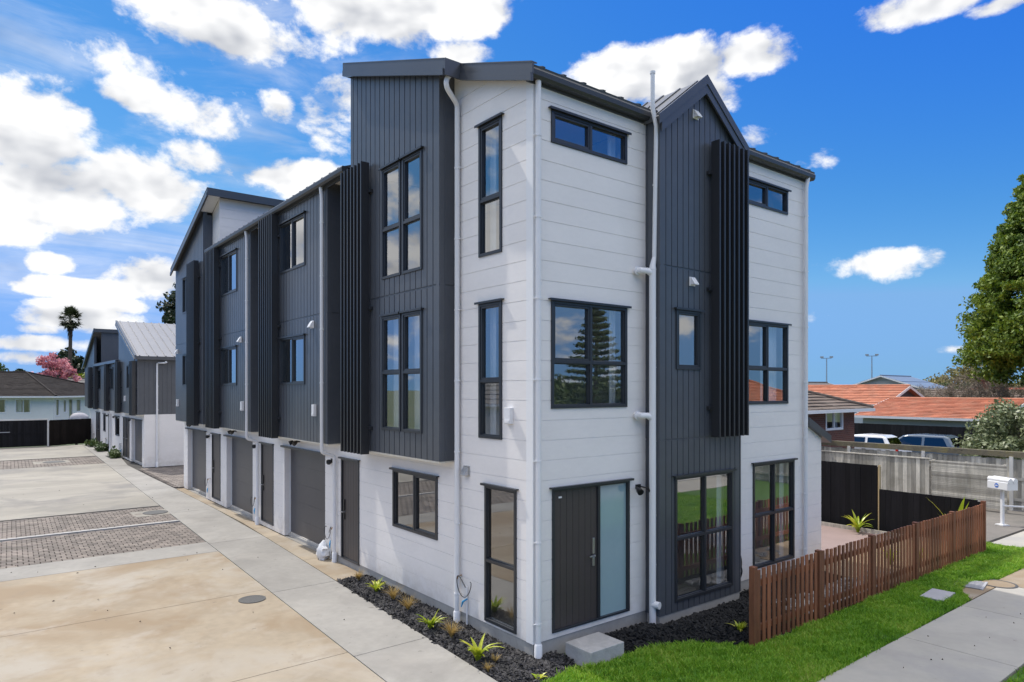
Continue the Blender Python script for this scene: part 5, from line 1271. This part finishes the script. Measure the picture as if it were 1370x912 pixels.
# unseen broken bright cloud added high overhead and behind to lift ambient light
def ramp(v, a, b):
    q = node('ShaderNodeMapRange', interpolation_type='SMOOTHSTEP'); q.inputs['From Min'].default_value = a; q.inputs['From Max'].default_value = b; Lk.new(v, q.inputs['Value']); return q.outputs[0]
over = math_('MAXIMUM', ramp(sep.outputs[2], .56, .68), math_('MULTIPLY', away.outputs[0], ramp(sep.outputs[2], .40, .52)))
den = math_('MAXIMUM', den, math_('MULTIPLY_ADD', over, 2.2, -1.5))
def fbm(off, scl=9.0, det=9):
    mp = node('ShaderNodeMapping'); mp.inputs['Location'].default_value = off; mp.inputs['Scale'].default_value = (1, 1, 1.55); Lk.new(d0, mp.inputs[0])
    n = node('ShaderNodeTexNoise'); n.inputs['Scale'].default_value = scl; n.inputs['Detail'].default_value = det; n.inputs['Roughness'].default_value = .61; n.inputs['Distortion'].default_value = .15
    Lk.new(mp.outputs[0], n.inputs['Vector']); return n.outputs[0]
f0 = fbm((0,0,0)); g0 = fbm((0,0,0), 9.0, 3.2); g1 = fbm((-.008, .02, .045), 9.0, 3.2)
tot = math_('ADD', math_('MULTIPLY_ADD', f0, 3.3, -1.65), den)
al = node('ShaderNodeMapRange', interpolation_type='SMOOTHSTEP'); al.inputs['From Min'].default_value = .08; al.inputs['From Max'].default_value = .62; Lk.new(tot, al.inputs['Value'])
vm = node('ShaderNodeMapping'); vm.inputs['Rotation'].default_value = (.3, .5, .4); vm.inputs['Scale'].default_value = (2.2, 9, 12); Lk.new(d0, vm.inputs[0])
vn = node('ShaderNodeTexNoise'); vn.inputs['Scale'].default_value = 1.3; vn.inputs['Detail'].default_value = 8; vn.inputs['Roughness'].default_value = .62; vn.inputs['Distortion'].default_value = .6; Lk.new(vm.outputs[0], vn.inputs['Vector'])
cv = ray(170, 130).normalized(); vd = node('ShaderNodeVectorMath', operation='DOT_PRODUCT'); Lk.new(d0, vd.inputs[0]); vd.inputs[1].default_value = cv
veil = math_('MULTIPLY', math_('MULTIPLY', ramp(vn.outputs[0], .42, .75), ramp(vd.outputs['Value'], .90, .985)), .42)
sh = math_('ADD', math_('SUBTRACT', g0, g1), math_('MULTIPLY', math_('SUBTRACT', f0, g0), .35))                                          # lit where it thins out towards the sun
thick = node('ShaderNodeMapRange'); thick.inputs['From Min'].default_value = .35; thick.inputs['From Max'].default_value = 1.25; Lk.new(tot, thick.inputs['Value'])
lit = math_('ADD', math_('MULTIPLY_ADD', sh, 2.9, .87), math_('MULTIPLY', thick.outputs[0], -.13), clamp=True)
cc_ = node('ShaderNodeMix', data_type='RGBA'); Lk.new(lit, cc_.inputs['Factor']); cc_.inputs['A'].default_value = (3.5, 3.75, 4.3, 1); cc_.inputs['B'].default_value = (8.6, 8.6, 8.6, 1)
ssep = node('ShaderNodeSeparateColor'); Lk.new(sky.outputs[0], ssep.inputs[0]); gam = node('ShaderNodeCombineColor')      # deeper, clearer blue: one curve per channel
for i, (k0, r0, p0) in enumerate(((.58, 1.965, 2.1), (2.35, 3.17, 1.15), (6.0, 5.2, .45))):
    v = math_('MULTIPLY', math_('POWER', math_('MULTIPLY', ssep.outputs[i], 1/r0), p0), k0)
    Lk.new(math_('MAXIMUM', v, 6.1) if i == 2 else math_('MINIMUM', v, (1.75, 3.65)[i]), gam.inputs[i])
cb_ = node('ShaderNodeVectorMath', operation='SCALE'); Lk.new(cc_.outputs['Result'], cb_.inputs[0]); Lk.new(math_('MULTIPLY_ADD', over, .7, 1.0), cb_.inputs['Scale'])  # added overhead cloud is brightened above the rest for more fill light
mx = node('ShaderNodeMix', data_type='RGBA'); Lk.new(math_('MAXIMUM', al.outputs[0], veil), mx.inputs['Factor']); Lk.new(gam.outputs[0], mx.inputs['A']); Lk.new(cb_.outputs[0], mx.inputs['B'])
Lk.new(mx.outputs['Result'], bgn.inputs['Color'])
S.view_settings.view_transform = 'Standard'; S.view_settings.look = 'None'; S.view_settings.exposure = .08; S.view_settings.gamma = 1
S.cycles.use_denoising = True; S.cycles.max_bounces = 8; S.cycles.transparent_max_bounces = 16; S.cycles.sample_clamp_indirect = 6
